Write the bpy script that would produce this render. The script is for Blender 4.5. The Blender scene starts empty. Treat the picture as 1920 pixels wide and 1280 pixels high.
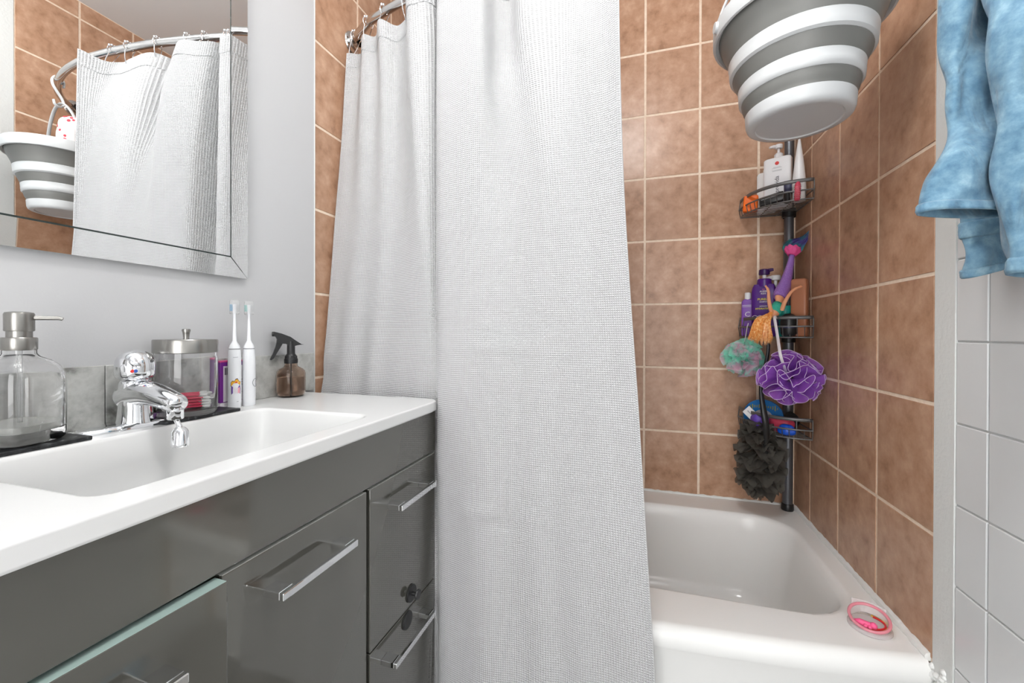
import bpy, bmesh, math, random
import numpy as np
from mathutils import Vector, Matrix

# ------------------------------------------------------------------ camera, light, exposure
scn = bpy.context.scene
COL = scn.collection
PI = math.pi
W, D, HC = 1.483, 1.780, 2.48          # alcove width, back wall distance, ceiling height
CAMPOS = Vector((0.9354, 0.0, 1.015))
YAW, PITCH, ROLL, FPX, CYC = 0.2959, -0.0044, 0.0025, 783.57, 627.6
_f = Vector((-math.sin(YAW)*math.cos(PITCH), math.cos(YAW)*math.cos(PITCH), math.sin(PITCH)))
_r0 = Vector((math.cos(YAW), math.sin(YAW), 0)); _u0 = _r0.cross(_f)
_r = _r0*math.cos(ROLL)+_u0*math.sin(ROLL); _u = _u0*math.cos(ROLL)-_r0*math.sin(ROLL)
cam = bpy.data.cameras.new('camera'); camo = bpy.data.objects.new('camera', cam); COL.objects.link(camo)
cam.sensor_width = 36; cam.lens = FPX/1920*36; cam.shift_y = -(640-CYC)/1920; cam.clip_start = .02
camo.matrix_world = Matrix(((_r.x,_u.x,-_f.x,CAMPOS.x),(_r.y,_u.y,-_f.y,CAMPOS.y),(_r.z,_u.z,-_f.z,CAMPOS.z),(0,0,0,1)))
scn.camera = camo
scn.view_settings.view_transform = 'Standard'; scn.view_settings.look = 'None'
scn.view_settings.gamma = 1; scn.view_settings.use_curve_mapping = False
scn.view_settings.exposure = 0.28
LAMP_STRENGTH = 66.0                    # the ceiling globe lamp (its builder is below)
BAR_STRENGTH = 17.0                     # the three globes over the mirror (builder below)
wd = bpy.data.worlds.new('world'); scn.world = wd; wd.use_nodes = True
wd.node_tree.nodes['Background'].inputs[0].default_value = (1,1,1,1)
wd.node_tree.nodes['Background'].inputs[1].default_value = 4.6   # added fill light, let in by the made-up doorway behind the viewer

def at(u, v, y):
    "point of the plane Y=y that a measured sight line meets"
    d = _f + _r*((u-960)/FPX) + _u*((CYC-v)/FPX)
    return CAMPOS + d*(y/d.y)
def atx(u, v, x):
    d = _f + _r*((u-960)/FPX) + _u*((CYC-v)/FPX)
    return CAMPOS + d*((x-CAMPOS.x)/d.x)

# ------------------------------------------------------------------ materials
def srgb(r, g, b):
    f = lambda c: (c/255/12.92 if c/255 <= .04045 else ((c/255+.055)/1.055)**2.4)
    return (f(r), f(g), f(b), 1)
MATS = {}
def mat(name, col, rough=.5, metal=0, spec=.5, trans=0, ior=1.45, alpha=1, coat=0, emit=0, noise=None, bump=None, sss=0, sheen=0, transl=0):
    m = bpy.data.materials.new(name); m.use_nodes = True; nt = m.node_tree; N = nt.nodes; L = nt.links
    b = N['Principled BSDF']
    b.inputs['Base Color'].default_value = col; b.inputs['Roughness'].default_value = rough
    b.inputs['Metallic'].default_value = metal; b.inputs['Specular IOR Level'].default_value = spec
    b.inputs['Transmission Weight'].default_value = trans; b.inputs['IOR'].default_value = ior
    b.inputs['Alpha'].default_value = alpha; b.inputs['Coat Weight'].default_value = coat
    b.inputs['Coat Roughness'].default_value = .05
    if sss:
        b.inputs['Subsurface Weight'].default_value = sss; b.inputs['Subsurface Radius'].default_value = (.01,.008,.006); b.inputs['Subsurface Scale'].default_value=.5
    if sheen: b.inputs['Sheen Weight'].default_value = sheen
    if emit:
        b.inputs['Emission Color'].default_value = col; b.inputs['Emission Strength'].default_value = emit
    if noise or bump:
        g = N.new('ShaderNodeNewGeometry')
    if noise:                       # (scale, detail, [(pos, colour), ...], per-object random)
        sc, det, stops, rnd = noise
        nz = N.new('ShaderNodeTexNoise'); nz.inputs['Scale'].default_value = sc; nz.inputs['Detail'].default_value = det
        nz.inputs['Roughness'].default_value = .62
        src = g.outputs['Position']
        if rnd:
            oi = N.new('ShaderNodeObjectInfo'); vm = N.new('ShaderNodeVectorMath'); vm.operation = 'MULTIPLY_ADD'
            cx = N.new('ShaderNodeCombineXYZ')
            for i in range(3): L.new(oi.outputs['Random'], cx.inputs[i])
            L.new(cx.outputs[0], vm.inputs[0]); vm.inputs[1].default_value = (17, 31, 23); L.new(src, vm.inputs[2]); src = vm.outputs[0]
        L.new(src, nz.inputs['Vector'])
        cr = N.new('ShaderNodeValToRGB'); el = cr.color_ramp.elements
        while len(el) < len(stops): el.new(.5)
        for e, (p, c) in zip(el, stops): e.position = p; e.color = c
        L.new(nz.outputs['Fac'], cr.inputs['Fac']); L.new(cr.outputs['Color'], b.inputs['Base Color'])
        if rnd:
            hs = N.new('ShaderNodeHueSaturation'); mr = N.new('ShaderNodeMapRange')
            mr.inputs['To Min'].default_value = 1-rnd; mr.inputs['To Max'].default_value = 1+rnd
            L.new(oi.outputs['Random'], mr.inputs['Value']); L.new(mr.outputs[0], hs.inputs['Value'])
            L.new(cr.outputs['Color'], hs.inputs['Color']); L.new(hs.outputs['Color'], b.inputs['Base Color'])
    if bump:                        # (scale, strength, distance)
        nb = N.new('ShaderNodeTexNoise'); nb.inputs['Scale'].default_value = bump[0]; nb.inputs['Detail'].default_value = 4
        L.new(g.outputs['Position'], nb.inputs['Vector'])
        bp = N.new('ShaderNodeBump'); bp.inputs['Strength'].default_value = bump[1]; bp.inputs['Distance'].default_value = bump[2]
        L.new(nb.outputs['Fac'], bp.inputs['Height']); L.new(bp.outputs[0], b.inputs['Normal'])
    if transl:
        tr = N.new('ShaderNodeBsdfTranslucent'); tr.inputs[0].default_value = col; mx = N.new('ShaderNodeMixShader'); mx.inputs[0].default_value = transl
        L.new(b.outputs[0], mx.inputs[1]); L.new(tr.outputs[0], mx.inputs[2]); L.new(mx.outputs[0], N['Material Output'].inputs[0])
    MATS[name] = m
    return m

mat('wall_paint', srgb(193,193,194), .45, bump=(260,.06,.002))
mat('ceiling_paint', srgb(224,227,229), .7, bump=(120,.08,.002))
mat('plaster', srgb(220,222,220), .55, bump=(110,.45,.0025))
mat('grout', srgb(238,218,197), .8, noise=(60,3,[(.3,srgb(228,206,184)),(.7,srgb(244,227,208))],0))
mat('brown_tile', srgb(170,132,106), .3, spec=.5, noise=(22,10,[(.30,srgb(154,116,91)),(.44,srgb(177,138,111)),(.56,srgb(187,149,123)),(.72,srgb(202,166,140))],.05), bump=(45,.16,.003))
mat('white_tile', srgb(214,216,217), .22, bump=(14,.08,.004))
mat('white_grout', srgb(196,198,198), .7)
mat('caulk', srgb(232,233,231), .45, bump=(70,.8,.004))
mat('tub_enamel', srgb(240,240,238), .16, spec=.5)
mat('floor_tile', srgb(150,148,145), .4)
mat('counter_white', srgb(222,222,221), .18)
mat('cabinet_gloss', srgb(92,91,85), .09, metal=.3, spec=.6, coat=1)
mat('cabinet_body', srgb(70,69,65), .35)
mat('edge_grey', srgb(205,205,200), .3)
mat('glass_edge', srgb(165,186,180), .15, spec=.6)
mat('gap_shade', srgb(18,18,17), .7)  # shade of the open cabinet gaps, put in as colour
mat('chrome', (.86,.87,.89,1), .045, metal=1)
mat('brushed_steel', (.33,.32,.30,1), .3, metal=1)
mat('lid_steel', (.34,.33,.31,1), .26, metal=1, bump=(40,.15,.002))
mat('rod_metal', (.62,.61,.60,1), .14, metal=1)
mat('mirror', (.93,.94,.94,1), .003, metal=1)
mat('mirror_edge', srgb(62,72,70), .25)
mat('marble', srgb(168,168,164), .3, noise=(16,12,[(.34,srgb(120,120,116)),(.43,srgb(172,172,168)),(.56,srgb(198,198,194)),(.68,srgb(180,180,176))],.03))
mat('slate', srgb(30,31,33), .45, noise=(90,5,[(.45,srgb(22,23,25)),(.62,srgb(48,50,52)),(.75,srgb(140,142,144))],0))
mat('glass', (1,1,1,1), .0, trans=1, ior=1.47)
mat('soap_liquid', (.93,.94,.90,1), .05, trans=.55, ior=1.33)
mat('amber_plastic', (.78,.66,.58,1), .06, trans=1, ior=1.3)
mat('amber_liquid', (.90,.80,.72,1), .05, trans=1, ior=1.33)
mat('black_plastic', srgb(34,34,35), .35)
mat('white_plastic', srgb(238,239,242), .3)
mat('white_matte', srgb(232,232,232), .5)
mat('clear_plastic', (1,1,1,1), .08, trans=.9, ior=1.2)
mat('blue_bristle', srgb(120,170,205), .6)
mat('green_bristle', srgb(150,200,195), .6)
mat('purple_card', srgb(118,40,140), .4)
mat('magenta_card', srgb(190,60,120), .4)
mat('label_white', srgb(228,222,226), .5)
mat('ink_dark', srgb(60,55,70), .6)
mat('ink_grey', srgb(168,168,172), .6)
mat('crown_yellow', srgb(240,180,50), .5)
mat('sticker_pink', srgb(240,170,185), .5)
mat('sticker_purple', srgb(120,80,170), .5)
mat('sticker_edge', srgb(70,60,80), .5)
mat('red_mark', srgb(215,50,45), .4)
mat('blue_mark', srgb(50,90,170), .4)
mat('cotton', srgb(240,240,238), .9, sheen=.3)
mat('swab_pink', srgb(235,60,100), .4)
mat('bucket_grey', srgb(122,122,119), .42)
mat('bucket_white', srgb(206,208,209), .35)
mat('polka_white', srgb(240,236,236), .8)
mat('polka_red', srgb(228,60,75), .7)
mat('orange_plastic', srgb(242,110,20), .4, sss=.1)
mat('caddy_metal', srgb(112,112,112), .38, metal=.5)
mat('caddy_pole', srgb(98,100,105), .32, metal=.5)
mat('purple_bottle', srgb(84,34,132), .3)
mat('lilac_bottle', srgb(132,82,178), .3)
mat('dark_purple', srgb(58,26,86), .35)
mat('yellow_ink', srgb(235,220,40), .5)
mat('pink_ink', srgb(235,120,150), .5)
mat('brown_bottle', srgb(176,116,84), .35)
mat('teal_plastic', srgb(30,150,140), .4)
mat('navy_plastic', srgb(58,60,88), .35)
mat('blue_pack', srgb(24,104,170), .3)
mat('bright_blue', srgb(20,84,200), .35)
mat('rose_plastic', srgb(205,70,95), .4)
mat('violet_soft', srgb(104,70,180), .4)
mat('olive_ink', srgb(150,140,40), .5)
mat('teal_ink', srgb(20,90,120), .4)
mat('doll_skin', srgb(236,168,128), .45, sss=.1)
mat('doll_tail', srgb(150,108,190), .35, noise=(420,2,[(.6,srgb(150,108,190)),(.72,srgb(210,185,235))],0))
mat('doll_pink', srgb(240,90,160), .5, bump=(300,.5,.002))
mat('doll_fin', srgb(60,140,150), .25, alpha=.8, noise=(22,2,[(.35,srgb(86,80,150)),(.6,srgb(50,160,155))],0))
mat('doll_top', srgb(60,185,160), .6, bump=(260,.8,.003))
mat('doll_hair', srgb(240,170,100), .32, noise=(160,2,[(.35,srgb(226,136,62)),(.55,srgb(246,178,104)),(.7,srgb(255,222,170))],0))
mat('net_purple', srgb(182,112,222), .6, alpha=.66, transl=.35)
mat('net_edge', srgb(222,196,238), .6, alpha=.9)
mat('net_aqua', srgb(226,246,241), .6, alpha=.8, transl=.45, noise=(24,2,[(.40,srgb(255,186,218)),(.48,srgb(222,226,232)),(.57,srgb(140,246,220))],0))
mat('net_charcoal', srgb(92,89,83), .7, alpha=.72, transl=.25)
mat('strap_white', srgb(225,220,226), .6)
mat('pink_clear', srgb(240,150,165), .2, alpha=.75)
mat('frosted_clear', srgb(235,228,228), .25, alpha=.45)
mat('toy_pink', srgb(240,95,145), .4)
mat('toy_yellow', srgb(232,190,50), .4)
mat('toy_red', srgb(220,45,50), .4)
mat('lamp_glow', (1,.985,.965,1), .4, emit=LAMP_STRENGTH)
mat('bar_glow', (1,.985,.965,1), .4, emit=BAR_STRENGTH)
mat('denim_thread', srgb(196,214,222), .8)
mat('denim_dark', srgb(66,108,140), .85)
mat('hook_metal', (.55,.55,.55,1), .25, metal=1)

def denim_mat():
    m = mat('denim', srgb(132,176,202), .85, sheen=.2, noise=(48,9,[(.28,srgb(72,110,137)),(.44,srgb(98,136,160)),(.57,srgb(117,153,174)),(.74,srgb(148,180,195))],0))
    nt = m.node_tree; N = nt.nodes; L = nt.links; b = N['Principled BSDF']
    uv = N.new('ShaderNodeUVMap'); wv = N.new('ShaderNodeTexWave'); wv.inputs['Scale'].default_value = 620; wv.bands_direction = 'DIAGONAL'
    L.new(uv.outputs[0], wv.inputs['Vector'])
    bp = N.new('ShaderNodeBump'); bp.inputs['Strength'].default_value = .16; bp.inputs['Distance'].default_value = .0004
    L.new(wv.outputs['Fac'], bp.inputs['Height'])
    g2 = N.new('ShaderNodeNewGeometry'); mp = N.new('ShaderNodeMapping'); mp.inputs['Scale'].default_value = (1, 1, .55); mp.inputs['Rotation'].default_value = (.3, .5, 0)
    nw = N.new('ShaderNodeTexNoise'); nw.inputs['Scale'].default_value = 26; nw.inputs['Detail'].default_value = 3; nw.inputs['Distortion'].default_value = .6
    L.new(g2.outputs['Position'], mp.inputs['Vector']); L.new(mp.outputs[0], nw.inputs['Vector'])
    b2 = N.new('ShaderNodeBump'); b2.inputs['Strength'].default_value = .8; b2.inputs['Distance'].default_value = .012
    L.new(nw.outputs['Fac'], b2.inputs['Height']); L.new(bp.outputs[0], b2.inputs['Normal']); L.new(b2.outputs[0], b.inputs['Normal'])
denim_mat()

def curtain_mat(name, hem):
    m = mat(name, srgb(222,222,223), .85, sheen=.1, transl=.22)
    nt = m.node_tree; N = nt.nodes; L = nt.links; b = N['Principled BSDF']
    uv = N.new('ShaderNodeUVMap'); sx = N.new('ShaderNodeSeparateXYZ'); L.new(uv.outputs[0], sx.inputs[0])
    def wave(sock):
        mu = N.new('ShaderNodeMath'); mu.operation = 'MULTIPLY'; mu.inputs[1].default_value = 2*PI/CELL; L.new(sock, mu.inputs[0])
        s = N.new('ShaderNodeMath'); s.operation = 'SINE'; L.new(mu.outputs[0], s.inputs[0]); return s.outputs[0]
    mx = N.new('ShaderNodeMath'); mx.operation = 'MAXIMUM'; L.new(wave(sx.outputs[0]), mx.inputs[0]); L.new(wave(sx.outputs[1]), mx.inputs[1])
    bp = N.new('ShaderNodeBump'); bp.inputs['Strength'].default_value = .75; bp.inputs['Distance'].default_value = .0021
    L.new(mx.outputs[0], bp.inputs['Height']); L.new(bp.outputs[0], b.inputs['Normal'])
    return m
CELL = .0049
curtain_mat('waffle', False)

# ------------------------------------------------------------------ mesh helpers
class MB:
    def __init__(s): s.v = []; s.f = []; s.mi = []; s.uv = None; s.m = 0
    def add(s, vs, fs):
        o = len(s.v); s.v += [tuple(p) for p in vs]; s.f += [tuple(i+o for i in f) for f in fs]; s.mi += [s.m]*len(fs); return s
    def box(s, x0, x1, y0, y1, z0, z1, bev=0, seg=2, M=None):
        bm = bmesh.new(); bmesh.ops.create_cube(bm, size=1)
        for v in bm.verts: v.co = Vector(((x0+x1)/2+v.co.x*(x1-x0), (y0+y1)/2+v.co.y*(y1-y0), (z0+z1)/2+v.co.z*(z1-z0)))
        if bev: bmesh.ops.bevel(bm, geom=bm.edges[:], offset=bev, segments=seg, profile=.5, affect='EDGES')
        if M is not None: bmesh.ops.transform(bm, matrix=M, verts=bm.verts)
        bm.verts.index_update(); s.add([v.co[:] for v in bm.verts], [[v.index for v in f.verts] for f in bm.faces]); bm.free(); return s
    def lathe(s, prof, c=(0,0,0), n=40, axis=None, ex=2.0, sx=1, sy=1, rot=0):
        "revolve [(r,h),...] about the axis through c; ex>2 gives a rounded-square section"
        a = Vector(axis or (0,0,1)).normalized(); e1 = a.orthogonal().normalized() if axis else Vector((1,0,0)); e2 = a.cross(e1)
        c = Vector(c); vs = []; fs = []; rows = []
        for (r, h) in prof:
            if r < 1e-6: rows.append([len(vs)]); vs.append(c+a*h); continue
            row = []
            for i in range(n):
                t = 2*PI*i/n; ct, st = math.cos(t), math.sin(t)
                if ex != 2: ct = math.copysign(abs(ct)**(2/ex), ct); st = math.copysign(abs(st)**(2/ex), st)
                px, py = r*sx*ct, r*sy*st
                if rot: px, py = px*math.cos(rot)-py*math.sin(rot), px*math.sin(rot)+py*math.cos(rot)
                row.append(len(vs)); vs.append(c+a*h+e1*px+e2*py)
            rows.append(row)
        for A, B in zip(rows, rows[1:]):
            if len(A) == 1 and len(B) == 1: continue
            for i in range(n):
                j = (i+1) % n
                if len(A) == 1: fs.append((A[0], B[j], B[i])[::-1])
                elif len(B) == 1: fs.append((A[i], A[j], B[0]))
                else: fs.append((A[i], A[j], B[j], B[i]))
        return s.add(vs, fs)
    def tube(s, path, r, n=10, closed=False, caps=True, flat=1.0, up=None):
        P = [Vector(p) for p in path]; m = len(P); R = r if isinstance(r, (list, tuple)) else [r]*m
        vs = []; fs = []; ref = None
        for i, p in enumerate(P):
            if closed: t = P[(i+1) % m]-P[i-1]
            else: t = P[min(i+1, m-1)]-P[max(i-1, 0)]
            t.normalize()
            if ref is None:
                ref = Vector(up) if up else t.orthogonal()
            ref = ref - t*ref.dot(t)
            if ref.length < 1e-6: ref = t.orthogonal()
            ref.normalize(); b = t.cross(ref)
            for k in range(n):
                a = 2*PI*k/n; vs.append(p + ref*(math.cos(a)*R[i]) + b*(math.sin(a)*R[i]*flat))
        mm = m if closed else m-1
        for i in range(mm):
            j = (i+1) % m
            for k in range(n):
                l = (k+1) % n; fs.append((i*n+k, i*n+l, j*n+l, j*n+k))
        if caps and not closed: fs += [tuple(range(n))[::-1], tuple((m-1)*n+k for k in range(n))]
        return s.add(vs, fs)
    def grid(s, nu, nv, fn, closeu=False):
        vs = [fn(i, j) for j in range(nv) for i in range(nu)]; fs = []
        for j in range(nv-1):
            for i in range(nu if closeu else nu-1):
                k = (i+1) % nu; fs.append((j*nu+i, j*nu+k, (j+1)*nu+k, (j+1)*nu+i))
        return s.add(vs, fs)
    def prism(s, poly, O, ex, ey, h):
        "extrude a 2D polygon (in the plane O, ex, ey) by the vector h"
        O, ex, ey, h = Vector(O), Vector(ex), Vector(ey), Vector(h); n = len(poly)
        vs = [O+ex*a+ey*b for a, b in poly]; vs += [v+h for v in vs]
        return s.add(vs, [tuple(range(n))[::-1], tuple(range(n, 2*n))]+[(i, (i+1) % n, n+(i+1) % n, n+i) for i in range(n)])
    def ball(s, c, r, n=12, sz=1): return s.lathe([(r*math.sin(PI*i/n) if 0 < i < n else 0, -r*sz*math.cos(PI*i/n)) for i in range(n+1)], c, n=2*n)
    def build(s, name, m, parent=None, smooth=35, solid=0):
        me = bpy.data.meshes.new(name); o0 = Vector(parent.location) if parent is not None else Vector((0,0,0))
        if parent is not None and parent.parent is not None: o0 = o0 + parent.parent.location
        me.from_pydata([tuple(Vector(v)-o0) for v in s.v], [], s.f)
        for k in (m if isinstance(m, (list, tuple)) else [m]): me.materials.append(MATS[k])
        if any(s.mi): me.polygons.foreach_set('material_index', s.mi)
        if s.uv is not None:
            lay = me.uv_layers.new(name='UVMap'); idx = np.zeros(len(me.loops), int); me.loops.foreach_get('vertex_index', idx)
            lay.data.foreach_set('uv', np.array(s.uv, dtype=np.float32)[idx].ravel())
        me.validate(); bm = bmesh.new(); bm.from_mesh(me); bmesh.ops.recalc_face_normals(bm, faces=bm.faces); bm.to_mesh(me); bm.free()
        if smooth:
            me.shade_smooth(); me.set_sharp_from_angle(angle=math.radians(smooth))
        o = bpy.data.objects.new(name, me); COL.objects.link(o)
        if parent is not None: o.parent = parent
        if solid:
            md = o.modifiers.new('thickness', 'SOLIDIFY'); md.thickness = solid; md.offset = 0
        return o

def tag(o, label, cat, group=None):
    o['label'] = label; o['category'] = cat
    if group: o['group'] = group
    return o
def thing(name, loc, label, cat, group=None):
    o = bpy.data.objects.new(name, None); COL.objects.link(o); o.location = loc; o.empty_display_size = .02
    return tag(o, label, cat, group)
def struct(o): o['kind'] = 'structure'; return o
def text_into(mb, s, size, O, ex, ey, off=.0004, align='CENTER', bold=0):
    cu = bpy.data.curves.new('t', 'FONT'); cu.body = s; cu.size = size; cu.align_x = align; cu.align_y = 'CENTER'; cu.resolution_u = 2; cu.offset = bold
    to = bpy.data.objects.new('t', cu); COL.objects.link(to)
    dg = bpy.context.evaluated_depsgraph_get(); me = bpy.data.meshes.new_from_object(to.evaluated_get(dg))
    O, ex, ey = Vector(O), Vector(ex).normalized(), Vector(ey).normalized(); n = ex.cross(ey)
    mb.add([O+ex*v.co.x+ey*v.co.y+n*off for v in me.vertices], [tuple(p.vertices) for p in me.polygons])
    bpy.data.objects.remove(to); bpy.data.curves.remove(cu); bpy.data.meshes.remove(me); return mb
def arc(c, r, a0, a1, n, e1=(1,0,0), e2=(0,1,0)):
    c, e1, e2 = Vector(c), Vector(e1), Vector(e2)
    return [c+e1*(r*math.cos(a0+(a1-a0)*i/n))+e2*(r*math.sin(a0+(a1-a0)*i/n)) for i in range(n+1)]
def catmull(P, n):
    "n points along a Catmull-Rom spline through rows of numpy array P"
    P = np.asarray(P, float); m = len(P); out = []
    for k in range(n):
        t = k/(n-1)*(m-1); i = min(int(t), m-2); u = t-i
        p1, p2 = P[i], P[i+1]; p0 = P[i-1] if i else 2*p1-p2; p3 = P[i+2] if i+2 < m else 2*p2-p1
        out.append(.5*((2*p1)+(-p0+p2)*u+(2*p0-5*p1+4*p2-p3)*u*u+(-p0+3*p1-3*p2+p3)*u**3))
    return np.array(out)

# ------------------------------------------------------------------ room shell
YF = -0.95
struct(MB().box(-.12, W+.12, YF-.1, D+.12, -.08, 0).build('floor', 'floor_tile', smooth=0))
struct(MB().box(-.12, W+.12, YF-.1, D+.12, HC, HC+.08).build('ceiling', 'ceiling_paint', smooth=0))
wl = struct(MB().box(-.12, -.0014, YF, D+.12, 0, HC).build('wall_left', 'grout', smooth=0))
wb = struct(MB().box(-.003, W+.003, D+.0014, D+.12, 0, HC).build('wall_back', 'grout', smooth=0))
wr = struct(MB().box(W+.003, W+.12, YF, D+.12, 0, HC).build('wall_right', 'white_grout', smooth=0))
DX0, DX1, DZ1 = .42, 1.28, 2.06         # unseen doorway behind the viewer, added to let the fill light in
_w = MB(); _w.box(-.003, DX0, YF-.1, YF, 0, HC); _w.box(DX1, W+.003, YF-.1, YF, 0, HC); _w.box(DX0, DX1, YF-.1, YF, DZ1, HC)
struct(_w.build('wall_front', 'wall_paint', smooth=0))
_w = MB(); _w.box(DX0-.06, DX0, YF, YF+.014, 0, DZ1+.06, .002); _w.box(DX1, DX1+.06, YF, YF+.014, 0, DZ1+.06, .002); _w.box(DX0, DX1, YF, YF+.014, DZ1, DZ1+.06, .002)
struct(_w.build('trim_1', 'wall_paint', smooth=0))
MB().box(-.003, .004, YF, 1.0265, 0, HC).build('painted_panel', 'wall_paint', wl, smooth=0)
MB().box(.0, .005, 1.0235, 1.0275, 0, HC, .001).build('edge_bead', 'plaster', wl, smooth=0)
MB().box(W+.0014, W+.0032, 1.012, D+.003, 0, HC).build('grout_bed', 'grout', wr, smooth=0)
MB().box(W-.0012, W+.003, .957, 1.0125, 0, HC, .0006).build('plaster_strip', 'plaster', wr, smooth=0)
MB().box(W-.001, W+.003, YF, .957, 2.18, HC).build('painted_panel', 'wall_paint', wr, smooth=0)
TCACHE = {}
def tile(parent, plane, a0, a1, z0, z1, g, m, bev, name='tile'):
    "one tile; plane = ('x', face, sign) or ('y', face, sign): face position, sign towards the wall"
    ax, face, sg = plane; w, h = round(a1-a0-g, 4), round(z1-z0-g, 4)
    if w < .012 or h < .012: return
    key = (ax, sg, w, h, m)
    if key not in TCACHE:
        mb = MB(); t = .0045
        if ax == 'x': mb.box(*( (0,t) if sg > 0 else (-t,0) ), -w/2, w/2, -h/2, h/2, bev, 1)
        else: mb.box(-w/2, w/2, 0, t, -h/2, h/2, bev, 1)
        o = mb.build(name, m, None, smooth=0); TCACHE[key] = o.data
    else:
        o = bpy.data.objects.new(name, TCACHE[key]); COL.objects.link(o)
    c = (a0+a1)/2; o.location = (face, c, (z0+z1)/2) if ax == 'x' else (c, face, (z0+z1)/2); o.parent = parent
ZJ = [.3777]+[.6247+.254*k for k in range(0, 8)]+[HC]
def bands(js):
    return list(zip(js, js[1:]))
XJ = [0]+[.1370+.2044*k for k in range(7)]+[W]
for a in bands(XJ):
    for b in bands(ZJ): tile(wb, ('y', D, 1), *a, *b, .0086, 'brown_tile', .0009)
for a in bands([1.0275, 1.2297, 1.4341, 1.6385, D]):
    for b in bands(ZJ): tile(wl, ('x', 0, -1), *a, *b, .0076, 'brown_tile', .0009)
for a in bands([1.0131, 1.2175, 1.4219, 1.6263, D]):
    for b in bands(ZJ): tile(wr, ('x', W, 1), *a, *b, .0076, 'brown_tile', .0009)
WY = [.957]+[.883-.1475*k for k in range(13)]; WZ = [0]+[.1165+.1475*k for k in range(15)]
for a1, a0 in bands(WY):
    for b in bands(WZ): tile(wr, ('x', W, 1), max(a0, YF), a1, *b, .0028, 'white_tile', .0016)

# ------------------------------------------------------------------ bathtub
def rrect(x0, x1, y0, y1, r, n, one=False):
    "n points on a rounded rectangle, parametrised by angle about its centre so loops match up"
    cx, cy = (x0+x1)/2, (y0+y1)/2; pts = []
    hx, hy = (x1-x0)/2, (y1-y0)/2
    for i in range(n):
        # march along the perimeter
        s = i/n*4; side = int(s); t = s-side
        a = -PI/4+PI/2*s
        # superelliptic blend: straight sides, round corners
        ux, uy = math.cos(a), math.sin(a)
        k = 1/max(abs(ux), abs(uy)); px, py = ux*k*hx, uy*k*hy
        ax_, ay_ = abs(px), abs(py)
        if r > 0 and (not one or (px > 0 and py > 0)) and ax_ > hx-r and ay_ > hy-r:
            dx, dy = ax_-(hx-r), ay_-(hy-r); l = math.hypot(dx, dy)
            if l > 0: ax_, ay_ = hx-r+dx/l*r, hy-r+dy/l*r
            px, py = math.copysign(ax_, px), math.copysign(ay_, py)
        pts.append([cx+px, cy+py])
    return pts
def bow(x): return .950+(.058*((x-.742)/.742)**2 if x > .742 else .058*min(1, ((.742-x)/.27)**2))
def tub():
    t = thing('bathtub', (.742, 1.36, 0), 'white enamel bathtub built into the tiled alcove behind the curtain', 'bathtub')
    n = 144; rows = []
    def outer(inset, z, ins2=None):
        P = rrect(.004, W-.004, .95, D-.002, 0, n); out = []
        for x, y in P:
            f = (D-.002-y)/(D-.952); yy = D-.002-f*(D-.002-(bow(x)+inset)); out.append((x, yy, z))
        return out
    def inner(d, z, r): return [(x, y, z) for x, y in rrect(.10+d*1.6, 1.418-d, 1.108+d*.8, 1.648-d*.7, r, n)]
    rows += [outer(.022, 0), outer(.020, .322), outer(.017, .330), outer(.002, .334), outer(0, .340), outer(.0, .356), outer(.004, .368), outer(.012, .376), outer(.022, .379), outer(.026, .379)]
    rows += [inner(-.014, .379, .13), inner(-.010, .379, .13), inner(-.004, .3775, .13), inner(.003, .372, .13), inner(.009, .36, .125), inner(.022, .30, .12), inner(.040, .20, .115), inner(.055, .14, .11), inner(.075, .112, .10), inner(.11, .10, .09), inner(.2, .096, .05)]
    mb = MB(); N = n
    mb.grid(n, len(rows), lambda i, j: rows[j][i], closeu=True); mb.f.append(tuple(range((len(rows)-1)*n, len(rows)*n))); mb.mi.append(0)
    mb.build('shell', 'tub_enamel', t, smooth=50)
    random.seed(5)
    def bead(path, r):
        pts = []; R = []
        for a, b in zip(path, path[1:]):
            a, b = Vector(a), Vector(b); k = max(2, int((b-a).length/.012))
            for i in range(k): pts.append(a.lerp(b, i/k)); R.append(r*random.uniform(.75, 1.25))
        pts.append(Vector(path[-1])); R.append(r); return MB().tube(pts, R, 8)
    bead([(.01, D-.001, .380), (W-.004, D-.001, .380)], .006).build('caulk_bead', 'caulk', t)
    bead([(W-.001, D-.003, .380), (W-.001, 1.02, .382)], .0085).build('caulk_bead', 'caulk', t)
    mb = MB()
    for k in range(60):
        mb.ball((W-.0005+random.uniform(-.002, .002), .998+random.uniform(-.030, .016), .362+random.uniform(-.055, .022)), random.uniform(.005, .008), 6, random.uniform(.6, 1.3))
    mb.build('caulk_patch', 'caulk', t)
tub()

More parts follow.
